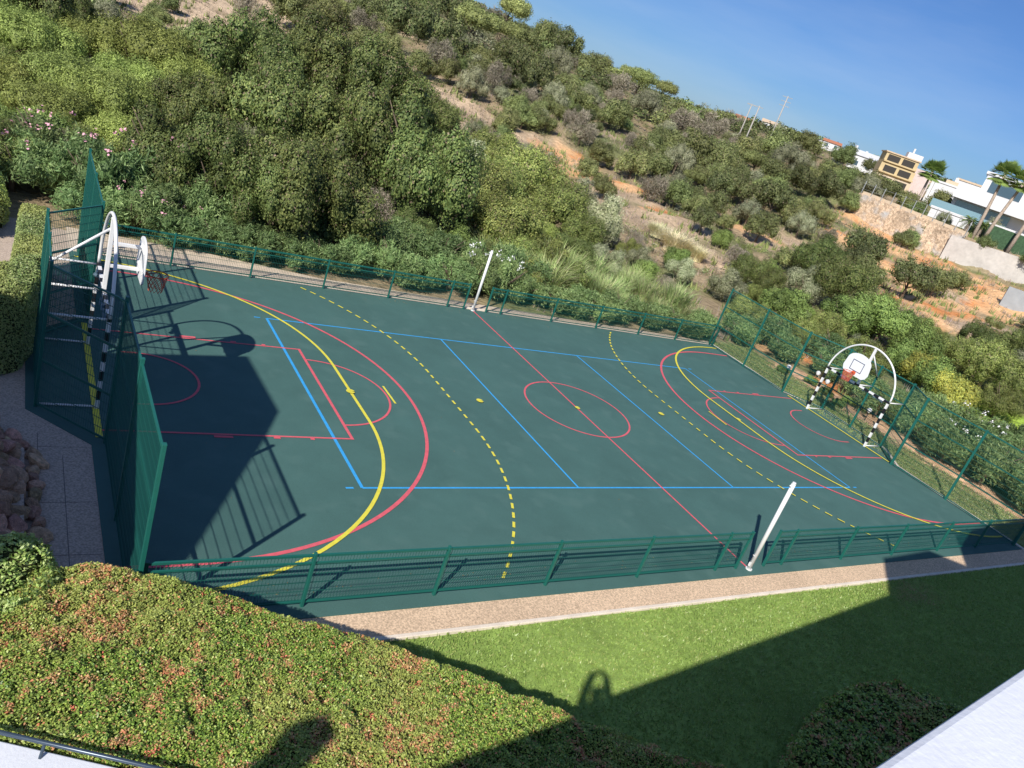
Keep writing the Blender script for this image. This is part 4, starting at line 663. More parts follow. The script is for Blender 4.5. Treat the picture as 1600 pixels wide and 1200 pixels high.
# the photographer, standing behind the coping with raised arms
def skin_body(name, verts, edges, radii, material, parent=None, sub=2):
    me = bpy.data.meshes.new(name); me.from_pydata(verts, edges, []); o = bpy.data.objects.new(name, me); link(o, parent); me.materials.append(material)
    s = o.modifiers.new('skin', 'SKIN'); s.use_smooth_shade = True
    for v, r in zip(me.skin_vertices[0].data, radii): v.radius = (r, r)
    me.skin_vertices[0].data[0].use_root = True
    o.modifiers.new('sub', 'SUBSURF').levels = sub; o.modifiers['sub'].render_levels = sub; return o
px_, py_, pz_ = -16.33, -18.30, 7.02
root = empty('person', (px_, py_, pz_), -.45); root.scale = (1.09, 1.09, 1.09); tag(root, 'person holding a phone overhead with both arms, seen only as a shadow on the lawn', 'person')
V = [(0, 0, .93), (0, .04, 1.12), (0, .12, 1.34), (0, .17, 1.47), (0, .20, 1.54), (0, .25, 1.64), (0, .26, 1.72),
     (.18, .14, 1.43), (.20, .24, 1.62), (.13, .38, 1.80), (.09, .43, 1.87), (-.18, .14, 1.43), (-.20, .24, 1.62), (-.13, .38, 1.80), (-.09, .43, 1.87),
     (.09, 0, .88), (.10, .02, .48), (.10, 0, .08), (.10, .13, .03), (-.09, 0, .88), (-.10, .02, .48), (-.10, 0, .08), (-.10, .13, .03)]
E = [(0, 1), (1, 2), (2, 3), (3, 4), (4, 5), (5, 6), (2, 7), (7, 8), (8, 9), (9, 10), (2, 11), (11, 12), (12, 13), (13, 14), (0, 15), (15, 16), (16, 17), (17, 18), (0, 19), (19, 20), (20, 21), (21, 22)]
Rd = [.17, .16, .17, .09, .08, .115, .09, .10, .08, .07, .062, .10, .08, .07, .062, .095, .062, .045, .035, .095, .062, .045, .035]
skin_body('body', V, E, Rd, M['skin'], root)
for sx in (-1, 1):
    for q, (dx, dz, L_) in enumerate(((.0, .05, .07), (.0, .03, .078), (.0, .01, .075), (.0, -.01, .06))):
        skin_body('finger', [(sx * .09, .41, 1.86 + dz * .6), (sx * .085, .44, 1.86 + dz), (sx * (.10 - L_), .445, 1.865 + dz)], [(0, 1), (1, 2)], [.011, .010, .008], M['skin'], root, 1)
Vs = [(0, 0, .96), (0, .04, 1.12), (0, .12, 1.34), (0, .16, 1.45), (.18, .14, 1.43), (.25, .20, 1.54), (-.18, .14, 1.43), (-.25, .20, 1.54)]
skin_body('shirt', Vs, [(0, 1), (1, 2), (2, 3), (2, 4), (4, 5), (2, 6), (6, 7)], [.18, .17, .18, .09, .11, .09, .11, .09], M['cloth'], root)
skin_body('trousers', [(0, 0, .95), (.09, 0, .88), (.10, .02, .48), (.10, 0, .12), (-.09, 0, .88), (-.10, .02, .48), (-.10, 0, .12)], [(0, 1), (1, 2), (2, 3), (0, 4), (4, 5), (5, 6)], [.16, .108, .075, .062, .108, .075, .062], M['black'], root)
skin_body('hair', [(0, .20, 1.67), (0, .21, 1.745), (0, .25, 1.775)], [(0, 1), (1, 2)], [.085, .085, .06], M['hair'], root)
o = MB().box((0, .47, 2.05), (.16, .012, .082)).build('phone', M['black']); o.location = root.location; o.rotation_euler = root.rotation_euler; tag(o, 'dark phone held up overhead in both hands', 'phone')
# ------------------------------------------------------------------ vegetation prototypes
PAL = {'O': [(.064, .086, .026), (.080, .102, .030), (.050, .070, .022), (.110, .126, .040)], 'M': [(.102, .125, .034), (.128, .15, .04), (.077, .10, .03), (.16, .172, .055)],
       'P': [(.145, .175, .045), (.18, .21, .058), (.11, .14, .036)], 'B': [(.10, .145, .04), (.135, .18, .05), (.08, .115, .032)],
       'L': [(.15, .165, .09), (.19, .20, .12), (.11, .13, .065), (.23, .23, .15)], 'Y': [(.26, .24, .05), (.20, .21, .05), (.15, .16, .04)],
       'D': [(.24, .205, .165), (.18, .15, .12), (.30, .26, .21), (.15, .15, .09)], 'N': [(.080, .125, .044), (.108, .155, .055), (.145, .19, .078), (.065, .10, .038)]}
def crown_np(kind, n, leaf, seed, nclump=16, flat_=1.):
    rg = np.random.default_rng(seed); pal = np.array(PAL[kind]) * (1.5 if kind == 'D' else 2.1)
    # clump centres fill a dome; unit radius, base near z=0, top near z=1.6
    th = rg.uniform(0, 2 * np.pi, nclump); u = np.sqrt(rg.uniform(.0, 1, nclump)); rad = rg.uniform(.17, .42, nclump) * (1 if nclump < 26 else .9)
    rr = u * (1 - rad * .8); zz = np.sqrt(np.clip(1 - rr ** 2, .05, 1)) * rg.uniform(.35, 1.0, nclump)
    if kind == 'O': zz = .34 + .66 * np.sqrt(np.clip(1 - rr ** 2, .05, 1)) * rg.uniform(.25, 1.0, nclump); rad = rg.uniform(.14, .36, nclump)
    if kind == 'P': zz = .55 + .42 * np.sqrt(np.clip(1 - rr ** 2, 0, 1)) * rg.uniform(.85, 1., nclump); rad = rg.uniform(.24, .36, nclump)
    C = np.stack([rr * np.cos(th), rr * np.sin(th), zz * .92 + .18], -1)
    ci = rg.choice(nclump, n, p=rad ** 2 / (rad ** 2).sum()); d = rg.normal(0, 1, (n, 3)); d[:, 2] += .35; d /= np.linalg.norm(d, axis=1)[:, None]
    q = rg.uniform(.72, 1.1, n) ** .8
    lump = 1 + .22 * np.sin(d[:, 0] * 7 + ci) * np.cos(d[:, 1] * 6 + ci * 2) + .12 * np.sin(d[:, 2] * 11 + ci * 3)
    P = C[ci] + d * (rad[ci] * q * lump)[:, None]; P[:, 2] = np.maximum(P[:, 2], .03)
    out = rg.random(n) < .035; P[out] += d[out] * (rg.uniform(.02, .12, out.sum()))[:, None]
    asp = {'D': .10, 'N': .20, 'L': .32, 'P': .5}.get(kind, .62)
    ls = leaf * (2.3 if kind == 'D' else 1.9 if kind == 'N' else 1)
    V, F = leaf_quads(P, d * (.25 if kind in 'DN' else 1.), ls, rg, asp, .55 if kind in 'DN' else .33)
    ct = rg.uniform(.68, 1.30, nclump)[ci][:, None]; c = pal[rg.integers(0, len(pal), n)] * rg.uniform(.82, 1.18, (n, 1)) * ct
    if kind in 'OM':
        br = (rg.random(n) < .05); c[br] = np.array((.26, .20, .13)) * rg.uniform(.7, 1.1, (br.sum(), 1))
    c = np.repeat(c, 4, 0)
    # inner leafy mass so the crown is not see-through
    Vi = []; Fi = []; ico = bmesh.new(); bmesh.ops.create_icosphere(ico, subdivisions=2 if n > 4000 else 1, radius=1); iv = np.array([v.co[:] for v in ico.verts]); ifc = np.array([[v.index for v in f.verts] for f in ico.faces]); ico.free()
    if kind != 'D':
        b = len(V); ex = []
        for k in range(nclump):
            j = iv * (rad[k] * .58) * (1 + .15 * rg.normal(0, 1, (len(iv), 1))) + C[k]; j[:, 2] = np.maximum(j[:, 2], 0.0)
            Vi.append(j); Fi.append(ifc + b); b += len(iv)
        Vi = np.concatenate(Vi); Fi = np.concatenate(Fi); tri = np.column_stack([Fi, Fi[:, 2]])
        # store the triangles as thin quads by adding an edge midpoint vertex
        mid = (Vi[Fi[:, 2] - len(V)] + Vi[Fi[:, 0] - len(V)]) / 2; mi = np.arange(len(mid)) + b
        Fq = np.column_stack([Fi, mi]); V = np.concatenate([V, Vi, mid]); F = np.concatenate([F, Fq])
        c = np.concatenate([c, np.tile(np.array(pal[0]) * .8, (len(Vi) + len(mid), 1))])  # core darker than the leaves: crown interior shade put into the colour
    return V, F, c
def trunk_mb(seed, h=1., dead=False):
    rr = random.Random(seed); m = MB()
    p = [(0, 0, -.12), (rr.uniform(-.03, .03), rr.uniform(-.03, .03), h * .3), (rr.uniform(-.07, .07), rr.uniform(-.07, .07), h * .62)]
    m.tube(p, [.065, .048, .034], 7)
    for k in range(6 if not dead else 14):
        a = rr.uniform(0, 6.28); l = rr.uniform(.35, .7); z0 = h * rr.uniform(.25, .6)
        e = (math.cos(a) * l, math.sin(a) * l, z0 + l * rr.uniform(.5, 1.1)); md = (e[0] * .5 + rr.uniform(-.06, .06), e[1] * .5 + rr.uniform(-.06, .06), z0 + (e[2] - z0) * .4)
        m.tube([(0, 0, z0), md, e], [.028, .018, .006], 5)
    return m
cfg = {'O': (3, 42000, .0165, 24), 'M': (3, 28000, .0195, 20), 'P': (3, 24000, .020, 30), 'B': (2, 20000, .024, 18), 'L': (2, 20000, .026, 18), 'D': (2, 9000, .026, 14), 'Y': (1, 15000, .028, 16), 'N': (3, 8500, .031, 14)}
far_cfg = {k: (2, 8000, .031, 17) for k in 'OMPBLYD'}; far_cfg['D'] = (2, 4200, .036, 12)
CM = {}
for kd, (cnt, n, lf, nc) in cfg.items():
    for i in range(cnt):
        V, F, c = crown_np(kd, n, lf, 100 + i * 7 + ord(kd), nc)
        CM[(kd, i)] = (V, F, c)
for kd, (cnt, n, lf, nc) in far_cfg.items():
    for i in range(cnt):
        V, F, c = crown_np(kd, n, lf, 300 + i * 7 + ord(kd), nc); g_ = c.mean(1, keepdims=True); c = (c * .70 + g_ * np.array((1.20, 1.12, .74)) * .26) * .93  # far copies blended to grey olive, hazy tone put into the colour
        CM[('f' + kd, i)] = (V, F, c)
MESH = {}
def crown_mesh(key):
    if key not in MESH:
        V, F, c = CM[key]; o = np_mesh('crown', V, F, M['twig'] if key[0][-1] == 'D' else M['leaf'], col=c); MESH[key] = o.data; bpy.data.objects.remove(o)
    return MESH[key]
TR = {}
def trunk_mesh(i, dead=False):
    if (i, dead) not in TR:
        o = trunk_mb(i, 1., dead).build('trunk', M['bark'], smooth=True); TR[(i, dead)] = o.data; bpy.data.objects.remove(o)
    return TR[(i, dead)]
def zone(x, y):
    d = math.hypot(x - CX, y - CY); az = math.degrees(math.atan2(x - CX, y - CY))
    if az > 58 and d < 62: return 'in the gully beyond the right end fence'
    if az > 52: return 'on the orange dirt slope below the walls' if d < 100 else 'near the hillside villas'
    if d < 48: return 'close behind the far fence' if az > 14 else 'behind the far left corner of the court'
    if d < 68: return 'at the foot of the hill left of centre' if az < 26 else ('beside the orange eroded bank' if az < 44 else 'in the hollow beyond the reeds')
    if d < 92: return 'on the lower hillside under the dirt track' if az < 26 else ('on the middle slope above the eroded bank' if az < 42 else 'on the slope below the power poles')
    if d < 120: return 'beside the dirt track high on the left hillside' if az < 26 else ('on the upper slope below the skyline' if az < 42 else 'around the power poles')
    return 'on the left skyline' if az < 35 else 'on the far ridge'
KN = {'O': ('oak_tree', 'tree', 'dark green evergreen oak'), 'M': ('mastic_shrub', 'shrub', 'mid green rounded mastic shrub'), 'P': ('umbrella_pine', 'tree', 'bright yellow green umbrella pine'),
      'B': ('green_bush', 'bush', 'bright green bush'), 'L': ('grey_green_shrub', 'shrub', 'pale grey green shrub'), 'D': ('dry_bush', 'bush', 'dry grey brown leafless bush'), 'Y': ('yellowing_bush', 'bush', 'yellowing bush'), 'G': ('dry_grass_clump', 'grass clump', 'tall dry straw coloured grass clump')}
vr = random.Random(77)
az_ = lambda x, y: math.degrees(math.atan2(x - CX, y - CY))
def plant(kd, x, y, W, asp):
    d = math.hypot(x - CX, y - CY); nm, cat, lab = KN[kd]; zn = zone(x, y); z = tz(x, y); size = 'large ' if W > 5.2 else ('small ' if W < 2.6 else '')
    label = (size + lab + ' ' + zn); grp = nm.replace('_', ' ') + 's ' + zn + (' ' + size.strip() if size else '')
    near = d < 66; key = (kd, vr.randrange(cfg[kd][0])) if near else ('f' + kd, vr.randrange(2))
    q_ = 1.08 if d < 62 and az_(x, y) < 40 else .92; r = W / 2 * q_; hgt = W * asp * q_; rz = vr.uniform(0, 6.28)
    S = (r, r * vr.uniform(.9, 1.1), hgt / 1.32)
    if d < 95 or kd == 'P':
        root = empty(nm, (x, y, z - .1), rz); root.scale = S
        c = bpy.data.objects.new('crown', crown_mesh(key)); link(c, root)
        t = bpy.data.objects.new('trunk', trunk_mesh(vr.randrange(3), kd == 'D')); link(t, root)
    else:
        root = bpy.data.objects.new(nm, crown_mesh(key)); link(root); root.location = (x, y, z - .1); root.rotation_euler = (0, 0, rz); root.scale = S
    tag(root, label, cat, grp); return root
def blade_clump(n, hgt, spread, wdt, pal, seed, droop=.5):
    rg = np.random.default_rng(seed); a = rg.uniform(0, 6.283, n); r0 = np.sqrt(rg.random(n)) * spread * .45; h = hgt * rg.uniform(.55, 1.1, n); ou = rg.uniform(.1, 1., n) * spread * droop
    ang = a + rg.normal(0, .5, n); b = np.stack([r0 * np.cos(a), r0 * np.sin(a), np.zeros(n)], -1); dr = np.stack([np.cos(ang), np.sin(ang), 0 * a], -1); sd_ = np.stack([-np.sin(ang), np.cos(ang), 0 * a], -1)
    X = []; ts = (0, .35, .7, 1.)
    for t in ts:
        p = b + dr * (ou * t ** 2)[:, None]; p[:, 2] = h * (t - .32 * t ** 3 * rg.uniform(.4, 1.3, n)); w_ = wdt * (1 - .85 * t ** 2) * rg.uniform(.7, 1.3, n); X += [p - sd_ * w_[:, None], p + sd_ * w_[:, None]]
    V = np.stack(X, 1).reshape(-1, 3); F = []
    for k in range(3): F.append(np.stack([np.arange(n) * 8 + 2 * k, np.arange(n) * 8 + 2 * k + 1, np.arange(n) * 8 + 2 * k + 3, np.arange(n) * 8 + 2 * k + 2], -1))
    c = np.array(pal)[rg.integers(0, len(pal), n)] * rg.uniform(.75, 1.25, (n, 1)); return V, np.concatenate(F), np.repeat(c, 8, 0)
GM = None; 
for (kd, x, y, W, asp) in VEG:
    if kd == 'G':
        if GM is None:
            V, F, c = blade_clump(1600, 1.25, 1.0, .012, [(.88, .80, .52), (.78, .70, .44), (.95, .88, .6), (.6, .62, .32)], 5, .9); o = np_mesh('dry_grass_clump', V, F, M['leaf'], col=c); GM = o.data; bpy.data.objects.remove(o)
        o = bpy.data.objects.new('dry_grass_clump', GM); link(o); o.location = (x, y, tz(x, y) - .05); o.scale = (W / 2, W / 2, W / 2 * .9); o.rotation_euler = (0, 0, x)
        tag(o, 'tall dry straw coloured grass clump at the foot of the red cutting', 'grass clump', 'dry grass clumps below the red cutting')
    else: plant(kd, x, y, W, asp)

# oleanders along the far fence and beyond the right end
FLM = {}
def flowers(seed, n, m):
    rg = np.random.default_rng(seed); a = rg.uniform(0, 6.28, n); r = np.sqrt(rg.random(n)) * .8; z = 1.05 + .35 * (1 - r) + rg.normal(0, .06, n)
    P = np.stack([r * np.cos(a), r * np.sin(a), z], -1); P = np.repeat(P, 9, 0) + rg.normal(0, .035, (n * 9, 3)); V, F = leaf_quads(P, np.tile([0, 0, 1.], (len(P), 1)), .027, rg, .8, .7)
    o = np_mesh('flowers', V, F, m); d = o.data; bpy.data.objects.remove(o); return d
FLM['w'] = flowers(3, 5, M['petalw']); FLM['w2'] = flowers(5, 9, M['petalw']); FLM['p'] = flowers(4, 5, M['petalp'])
cnt_ = {}
def oleander(x, y, W, H, fl, label, grp):
    if fl and fl != 'w2' and vr.random() < .0: fl = None
    z = tz(x, y); root = empty('oleander', (x, y, z - .08), vr.uniform(0, 6.28)); root.scale = (W / 2, W / 2, H / 1.3); tag(root, label, 'shrub', grp)
    c = bpy.data.objects.new('foliage', crown_mesh(('N', vr.randrange(3)))); link(c, root)
    t = bpy.data.objects.new('stems', trunk_mesh(vr.randrange(3), True)); link(t, root)
    if fl: f = bpy.data.objects.new('flowers', FLM[fl]); link(f, root)
x = -13.6
while x < 14.5:
    left = x < -8; yy = 10.1 + vr.uniform(-.25, .25) - (0 if x < 0 else min(.55, x * .06)) + max(0, -x - 9) * .22
    nf = 'p' if (left and vr.random() < .35) else None
    if .9 < x < 4.2: nf = 'w2' if .9 < x < 2.7 else None
    hh = vr.uniform(1.35, 1.85) if x < 1 else (vr.uniform(1.2, 1.5))
    if .9 < x < 2.7: hh = 2.15
    lb = 'dark green oleander in the row behind the far fence'
    gp = 'oleanders behind the far fence'
    if nf == 'p': lb = 'oleander with pink flowers in the row behind the far fence, left part'; gp = 'pink oleanders behind the far fence'
    if nf == 'w2': lb = 'tall oleander with white flowers right of the far net post'; gp = 'white oleanders by the far net post'
    if x > 4.2: lb = 'low leafy oleander behind the right half of the far fence'; gp = 'low oleanders behind the right half of the far fence'
    oleander(x, yy, vr.uniform(2.1, 2.7), hh, nf, lb, gp)
    x += vr.uniform(1.2, 1.55)
for (x, y, W, H, fl) in [(-15.6, 13.4, 3.2, 2.3, 'p'), (-13.2, 12.6, 3.4, 2.8, 'p'), (-11.4, 13.6, 3.2, 3.0, 'p'), (-9.6, 12.2, 3.0, 2.5, None), (-17.2, 12.6, 3.0, 2.0, None), (-14.6, 15.4, 3.4, 2.6, 'p'), (-18, 15.5, 3.5, 2.4, 'p'), (-7.4, 12.0, 2.8, 2.1, None), (-11.5, 11.2, 2.6, 2.0, None)]:
    oleander(x, y, W, H, fl, 'tall pink flowering oleander beyond the far left corner' if fl else 'tall leafy oleander without flowers beyond the far left corner', 'tall oleanders beyond the far left corner' + (' in flower' if fl else ''))
for (x, y) in [(-4.6, 12.2), (-2.0, 12.4), (-6, 12.6), (.2, 12.3), (2.6, 12.1), (4.4, 11.8)]:
    oleander(x, y, 2.9, vr.uniform(1.8, 2.5), None, 'bushy oleander in the second row under the oaks', 'second row oleanders under the oaks')
for i, (x, y, W, H, fl) in enumerate([(19.3, -.6, 2.8, 1.9, None), (18.6, -2.4, 2.8, 1.9, 'w'), (18.6, -4.2, 2.8, 2.1, None), (18.8, -6.0, 2.6, 1.9, None), (20.8, -3.2, 3.0, 2.3, 'w'), (21.2, -5.4, 3.0, 2.2, None), (21.5, -1.2, 3.0, 2.2, 'w'), (23.4, -4.2, 3.2, 2.2, 'w'), (23.6, -7, 3.2, 2.2, None), (20.8, -7.6, 2.8, 2.0, None), (26, -6.4, 3.2, 2.1, 'w'), (18.9, 1.4, 2.4, 1.7, None), (20.2, 3.2, 2.4, 1.6, None), (22.3, 1.2, 3.0, 2.0, None), (20.0, 5.6, 2.4, 1.7, None), (18.8, 7.6, 2.4, 1.6, None), (17, 9.2, 2.4, 1.6, None), (19.6, 9.6, 2.8, 2.0, None), (22.6, 7.2, 3, 2.1, None), (18.3, -7.6, 2.0, 1.5, None), (25.4, -1.8, 3, 2.0, None)]):
    oleander(x, y, W, H, fl, 'white flowering oleander beyond the right end fence' if fl else 'leafy oleander beyond the right end fence', 'oleanders beyond the right end fence' + (' in flower' if fl else ''))
# reeds between the court and the hollow
V, F, c = blade_clump(420, 2.3, 1.1, .018, [(.32, .46, .15), (.40, .54, .19), (.50, .58, .25), (.56, .54, .30)], 15, 1.1)
o = np_mesh('reed_clump', V, F, M['leaf'], col=c); RM = o.data; bpy.data.objects.remove(o)
for i in range(46):
    x = vr.uniform(3.2, 15.5); y = vr.uniform(10.4, 15.5) ; s = vr.uniform(.6, 1.05) * (.75 if y < 11.5 else 1)
    o = bpy.data.objects.new('reed_clump', RM); link(o); o.location = (x, y, tz(x, y) - .05); o.scale = (s * 1.1, s * 1.1, s); o.rotation_euler = (vr.uniform(-.12, .12), vr.uniform(-.12, .12), vr.uniform(0, 6.28))
    tag(o, 'green arching reed clump behind the right half of the far fence' if y < 13 else 'taller reed clump deeper in the reed bed behind the far fence', 'reeds', 'reed clumps front' if y < 13 else 'reed clumps back')
# dry grass and scrub litter over the open soil: one mass
def litter(name, n, rr, label, pal, seed, hgt, wd, only=None):
    rg = np.random.default_rng(seed); a = np.radians(rg.uniform(-4, 72, n)); d = np.sqrt(rg.uniform(rr[0] ** 2, rr[1] ** 2, n)); x = CX + d * np.sin(a); y = CY + d * np.cos(a)
    ok = ~((x > -16) & (x < 17.2) & (y < 9.2)) & ~((x < 19) & (y < 9)); den = vnoise(x, y, 2.4, seed); ok &= rg.random(n) < np.clip((den - .3) * 2.5, .05, 1)
    if only is not None: ok &= only(x, y)
    x = x[ok]; y = y[ok]; n = len(x); m = 7; x = np.repeat(x, m); y = np.repeat(y, m); N_ = n * m
    x = x + rg.normal(0, .12, N_); y = y + rg.normal(0, .12, N_); z = terrain(x, y) - .08 + (vnoise(x, y, 2.2, 3) - .5) * .5 * np.clip((np.hypot(x - CX, y - CY) - 48) / 15, 0, 1) - .1
    h = hgt * rg.uniform(.4, 1.3, N_); an = rg.uniform(0, 6.28, N_); u = np.stack([np.cos(an), np.sin(an), 0 * an], -1) * wd; b = np.stack([x, y, z], -1); t = b + np.stack([rg.normal(0, .25, N_) * h, rg.normal(0, .25, N_) * h, h + .1], -1)
    X = np.stack([b - u, b + u, t], 1).reshape(-1, 3); c = np.repeat(np.array(pal)[rg.integers(0, len(pal), N_)] * rg.uniform(.7, 1.25, (N_, 1)), 3, 0)
    o = np_mesh(name, X, np.arange(N_ * 3).reshape(-1, 3), M['twig'], col=c); tag(o, label, 'grass', kind='stuff')
litter('dry_grass', 15000, (32, 115), 'dry grass and low scrub covering the open hillside soil', [(.52, .43, .29), (.43, .35, .26), (.36, .30, .25), (.27, .28, .13), (.46, .36, .33)], 41, .38, .035)
litter('low_scrub', 5200, (36, 110), 'low green scrub between the bushes on the hillside', [(.19, .23, .08), (.25, .28, .11), (.15, .18, .07)], 43, .5, .09)
# far woodland beyond the countable shrubs: one mass
def far_wood():
    rg = np.random.default_rng(9); Vs = []; Fs = []; Cs = []; b = 0; placed = 0
    keys = [('fO', 0), ('fM', 0), ('fM', 1), ('fL', 0), ('fO', 1), ('fD', 0), ('fM', 0), ('fP', 0), ('fB', 0)]
    for it in range(1150):
        az = rg.uniform(-3, 70); d = rg.uniform(112, 430) if az < 52 else rg.uniform(150, 420); a = math.radians(az); x = CX + d * math.sin(a); y = CY + d * math.cos(a)
        if az > 52 and d < 200 and rg.random() < .55: continue
        if (50.5 < az < 51.8 and d < 236) or (44.6 < az < 47.8 and 290 < d < 345) or (52.2 < az < 54.9 and d < 192): continue
        V, F, c = CM[keys[rg.integers(0, len(keys))]]; nq = 300 if d > 190 else 620; nl = 4000; idx = rg.choice(nl, nq, replace=False)
        Q = V[:nl * 4].reshape(-1, 4, 3)[idx]; ctr = Q.mean(1, keepdims=True); Q = ctr + (Q - ctr) * (3.0 if d > 190 else 2.1); cc = c[:nl * 4].reshape(-1, 4, 3)[idx] * rg.uniform(.8, 1.2)
        W = rg.uniform(2.6, 6.0) * (1 + d / 700); s = np.array([W / 2, W / 2, W * .42]); an = rg.uniform(0, 6.28); Rm = np.array([[math.cos(an), -math.sin(an), 0], [math.sin(an), math.cos(an), 0], [0, 0, 1]])
        Q = (Q * s) @ Rm.T + np.array([x, y, tz(x, y) - .4]); Vs.append(Q.reshape(-1, 3)); Cs.append(cc.reshape(-1, 3)); Fs.append(np.arange(nq * 4).reshape(-1, 4) + b); b += nq * 4
    o = np_mesh('far_woodland', np.concatenate(Vs), np.concatenate(Fs), M['leaf'], col=np.concatenate(Cs)); tag(o, 'far scrub woodland covering the upper hill and the distant ridge', 'woodland', kind='stuff')
far_wood()
def scrub_cover():
    rg = np.random.default_rng(19); Vs = []; Cs = []; n = 0; D_ = np.array(DIRT)
    for it in range(5200):
        a = math.radians(rg.uniform(-4, 71)); d = math.sqrt(rg.uniform(38 ** 2, 140 ** 2)); x = CX + d * math.sin(a); y = CY + d * math.cos(a)
        if x < 20 and y < 11 or (d < 52 and x > 14 and y < 22): continue
        if math.degrees(a) > 52 and (d > 100 or rg.random() < .5): continue
        dd = np.hypot(D_[:, 0] - x, D_[:, 1] - y) / D_[:, 2]
        if dd.min() < 1.0: continue
        key = [('fM', 0), ('fM', 1), ('fO', 0), ('fL', 0), ('fL', 1), ('fD', 0), ('fB', 0)][rg.integers(0, 7)]; V, F, c = CM[key]; nq = 110; idx = rg.choice(4000, nq, replace=False)
        Q = V[:16000].reshape(-1, 4, 3)[idx]; ctr = Q.mean(1, keepdims=True); Q = ctr + (Q - ctr) * 2.4; cc = c[:16000].reshape(-1, 4, 3)[idx] * rg.uniform(.75, 1.25)
        W = rg.uniform(.9, 2.3); s = np.array([W / 2, W / 2, W * rg.uniform(.2, .34)]); Vs.append((Q * s + np.array([x, y, tz(x, y) - .25])).reshape(-1, 3)); Cs.append(cc.reshape(-1, 3)); n += nq * 4
    o = np_mesh('scrub_cover', np.concatenate(Vs), np.arange(n).reshape(-1, 4), M['leaf'], col=np.concatenate(Cs)); tag(o, 'low mixed scrub filling the gaps between the hillside bushes', 'scrub', kind='stuff')
scrub_cover()
# ------------------------------------------------------------------ far houses, walls, palms, poles
def polar(az, d): a = math.radians(az); return CX + d * math.sin(a), CY + d * math.cos(a)
HM = {'white': mat('far_white_render', (.66, .66, .66), .85, .2, noise=[(.8, .06, 4)]), 'yellow': mat('yellow_render', (.58, .45, .25), .85, noise=(1, .06, 3)), 'pink': mat('pink_render', (.64, .52, .48), .85, noise=(1, .06, 3)), 'beige': mat('beige_render', (.62, .50, .36), .85, noise=(1, .06, 3)),  # white greyed down, distance haze put into the colour
      'tile': mat('terracotta_tiles', (.50, .20, .11), .9, noise=(6, .2, 3)), 'tan': mat('tan_roof', (.60, .46, .32), .9, noise=(4, .1, 3)), 'glass': mat('window_glass', (.06, .10, .13), .12, .8), 'glassb': mat('blue_glass', (.20, .33, .38), .1, .8),
      'dark': mat('balcony_shade', (.05, .045, .04), .8), 'stone': mat('stone_wall', (.52, .39, .27), .95, .1, noise=[(.5, .30, 5), (3, .35, 5), (9, .3, 3)], nmix=(.55, .52, .70, (.46, .45, .43)), bump=(3, 1., .2)),
      'concrete': mat('concrete', (.50, .47, .43), .9, .1, noise=[(.6, .12, 5), (3, .08, 4)], bump=(12, .3, .01)), 'slate': mat('grey_concrete', (.33, .35, .36), .9, noise=(1.5, .1, 4)), 'pole': mat('pole_concrete', (.42, .39, .35), .9, noise=(3, .1, 3)), 'screen': mat('green_screen', (.05, .10, .05), .9, noise=(5, .3, 4))}
def house(az, d, w_, dp, h, wall, label, z=None, name='house', roof='flat', roofm='white', wins=(), extra=(), turn=0., nm_cat='house'):
    """local frame: x along the facade to the right, -y towards the viewer, z up"""
    x, y = polar(az, d); z = tz(x, y) - .5 if z is None else z
    root = empty(name, (x, y, z), -math.radians(az + turn)); tag(root, label, nm_cat)
    MB().box((0, 0, h / 2), (w_, dp, h)).build('wall', HM[wall], root)
    if roof == 'flat': MB().box((0, 0, h + .16), (w_ + .3, dp + .3, .32)).build('roof', HM[roofm], root)
    elif roof == 'gable':
        rh = w_ * .18; MB().add([(-w_ / 2 - .3, -dp / 2 - .3, h), (w_ / 2 + .3, -dp / 2 - .3, h), (w_ / 2 + .3, dp / 2 + .3, h), (-w_ / 2 - .3, dp / 2 + .3, h), (-w_ / 2 - .3, 0, h + rh), (w_ / 2 + .3, 0, h + rh)], [(0, 1, 5, 4), (2, 3, 4, 5), (0, 4, 3), (1, 2, 5), (3, 2, 1, 0)]).build('roof', HM[roofm], root)
    for (wx, wz, ww, wh) in wins:
        f = MB().box((wx, -dp / 2 - .03, wz), (ww + .2, .08, wh + .2)).build('window', HM['white'], root); MB().box((wx, -dp / 2 - .075, wz), (ww, .03, wh)).build('pane', HM['glass'], f)
    for (nm, c, s, m_) in extra: MB().box(c, s).build(nm, HM[m_], root)
    return root
house(51.1, 232, 4.4, 6, 2.0, 'white', 'small white house with red tiled roof among trees on the ridge', roof='gable', roofm='tile', wins=[(-1.2, 1.2, .8, .9), (1.2, 1.2, .8, .9)], z=16.3, extra=[('side_wing', (-3.0, .5, .9), (2.2, 5, 1.8), 'white')])
house(51.9, 176, 2.4, 4, 2.6, 'white', 'white boxy pavilion with a tall dark window below the ridge', z=11.6, wins=[(0, 1.4, .9, 1.7)])
house(53.5, 188, 6.6, 7, 3.4, 'white', 'white villa with chimneys left of the yellow apartment block', z=12.6, wins=[(-1.8, 1.8, 1.0, .9), (.8, 1.8, 1.0, .9)], extra=[('side_wing', (4.4, 1, 1.0), (4.0, 6, 2.6), 'white'), ('chimney', (-3.0, 0, 4.4), (.6, .6, 1.7), 'white'), ('chimney', (-.6, 1, 4.3), (.5, .5, 1.0), 'white')], roof='gable', roofm='white')
house(45.2, 338, 6.5, 6, 2.0, 'beige', 'beige villa on the far ridge between the power poles', roof='gable', roofm='tile', z=18.2, extra=[('garden_wall', (1, -4, -.4), (8, .4, 1.4), 'beige')])
house(47.0, 332, 7.0, 6, 2.2, 'white', 'long white villa on the far ridge right of the power poles', roof='gable', roofm='tan', z=19.4, wins=[(-1.5, 1.2, .9, .8), (1.4, 1.2, .9, .8)], extra=[('side_wing', (5, 1, .8), (3, 5, 1.8), 'white')])
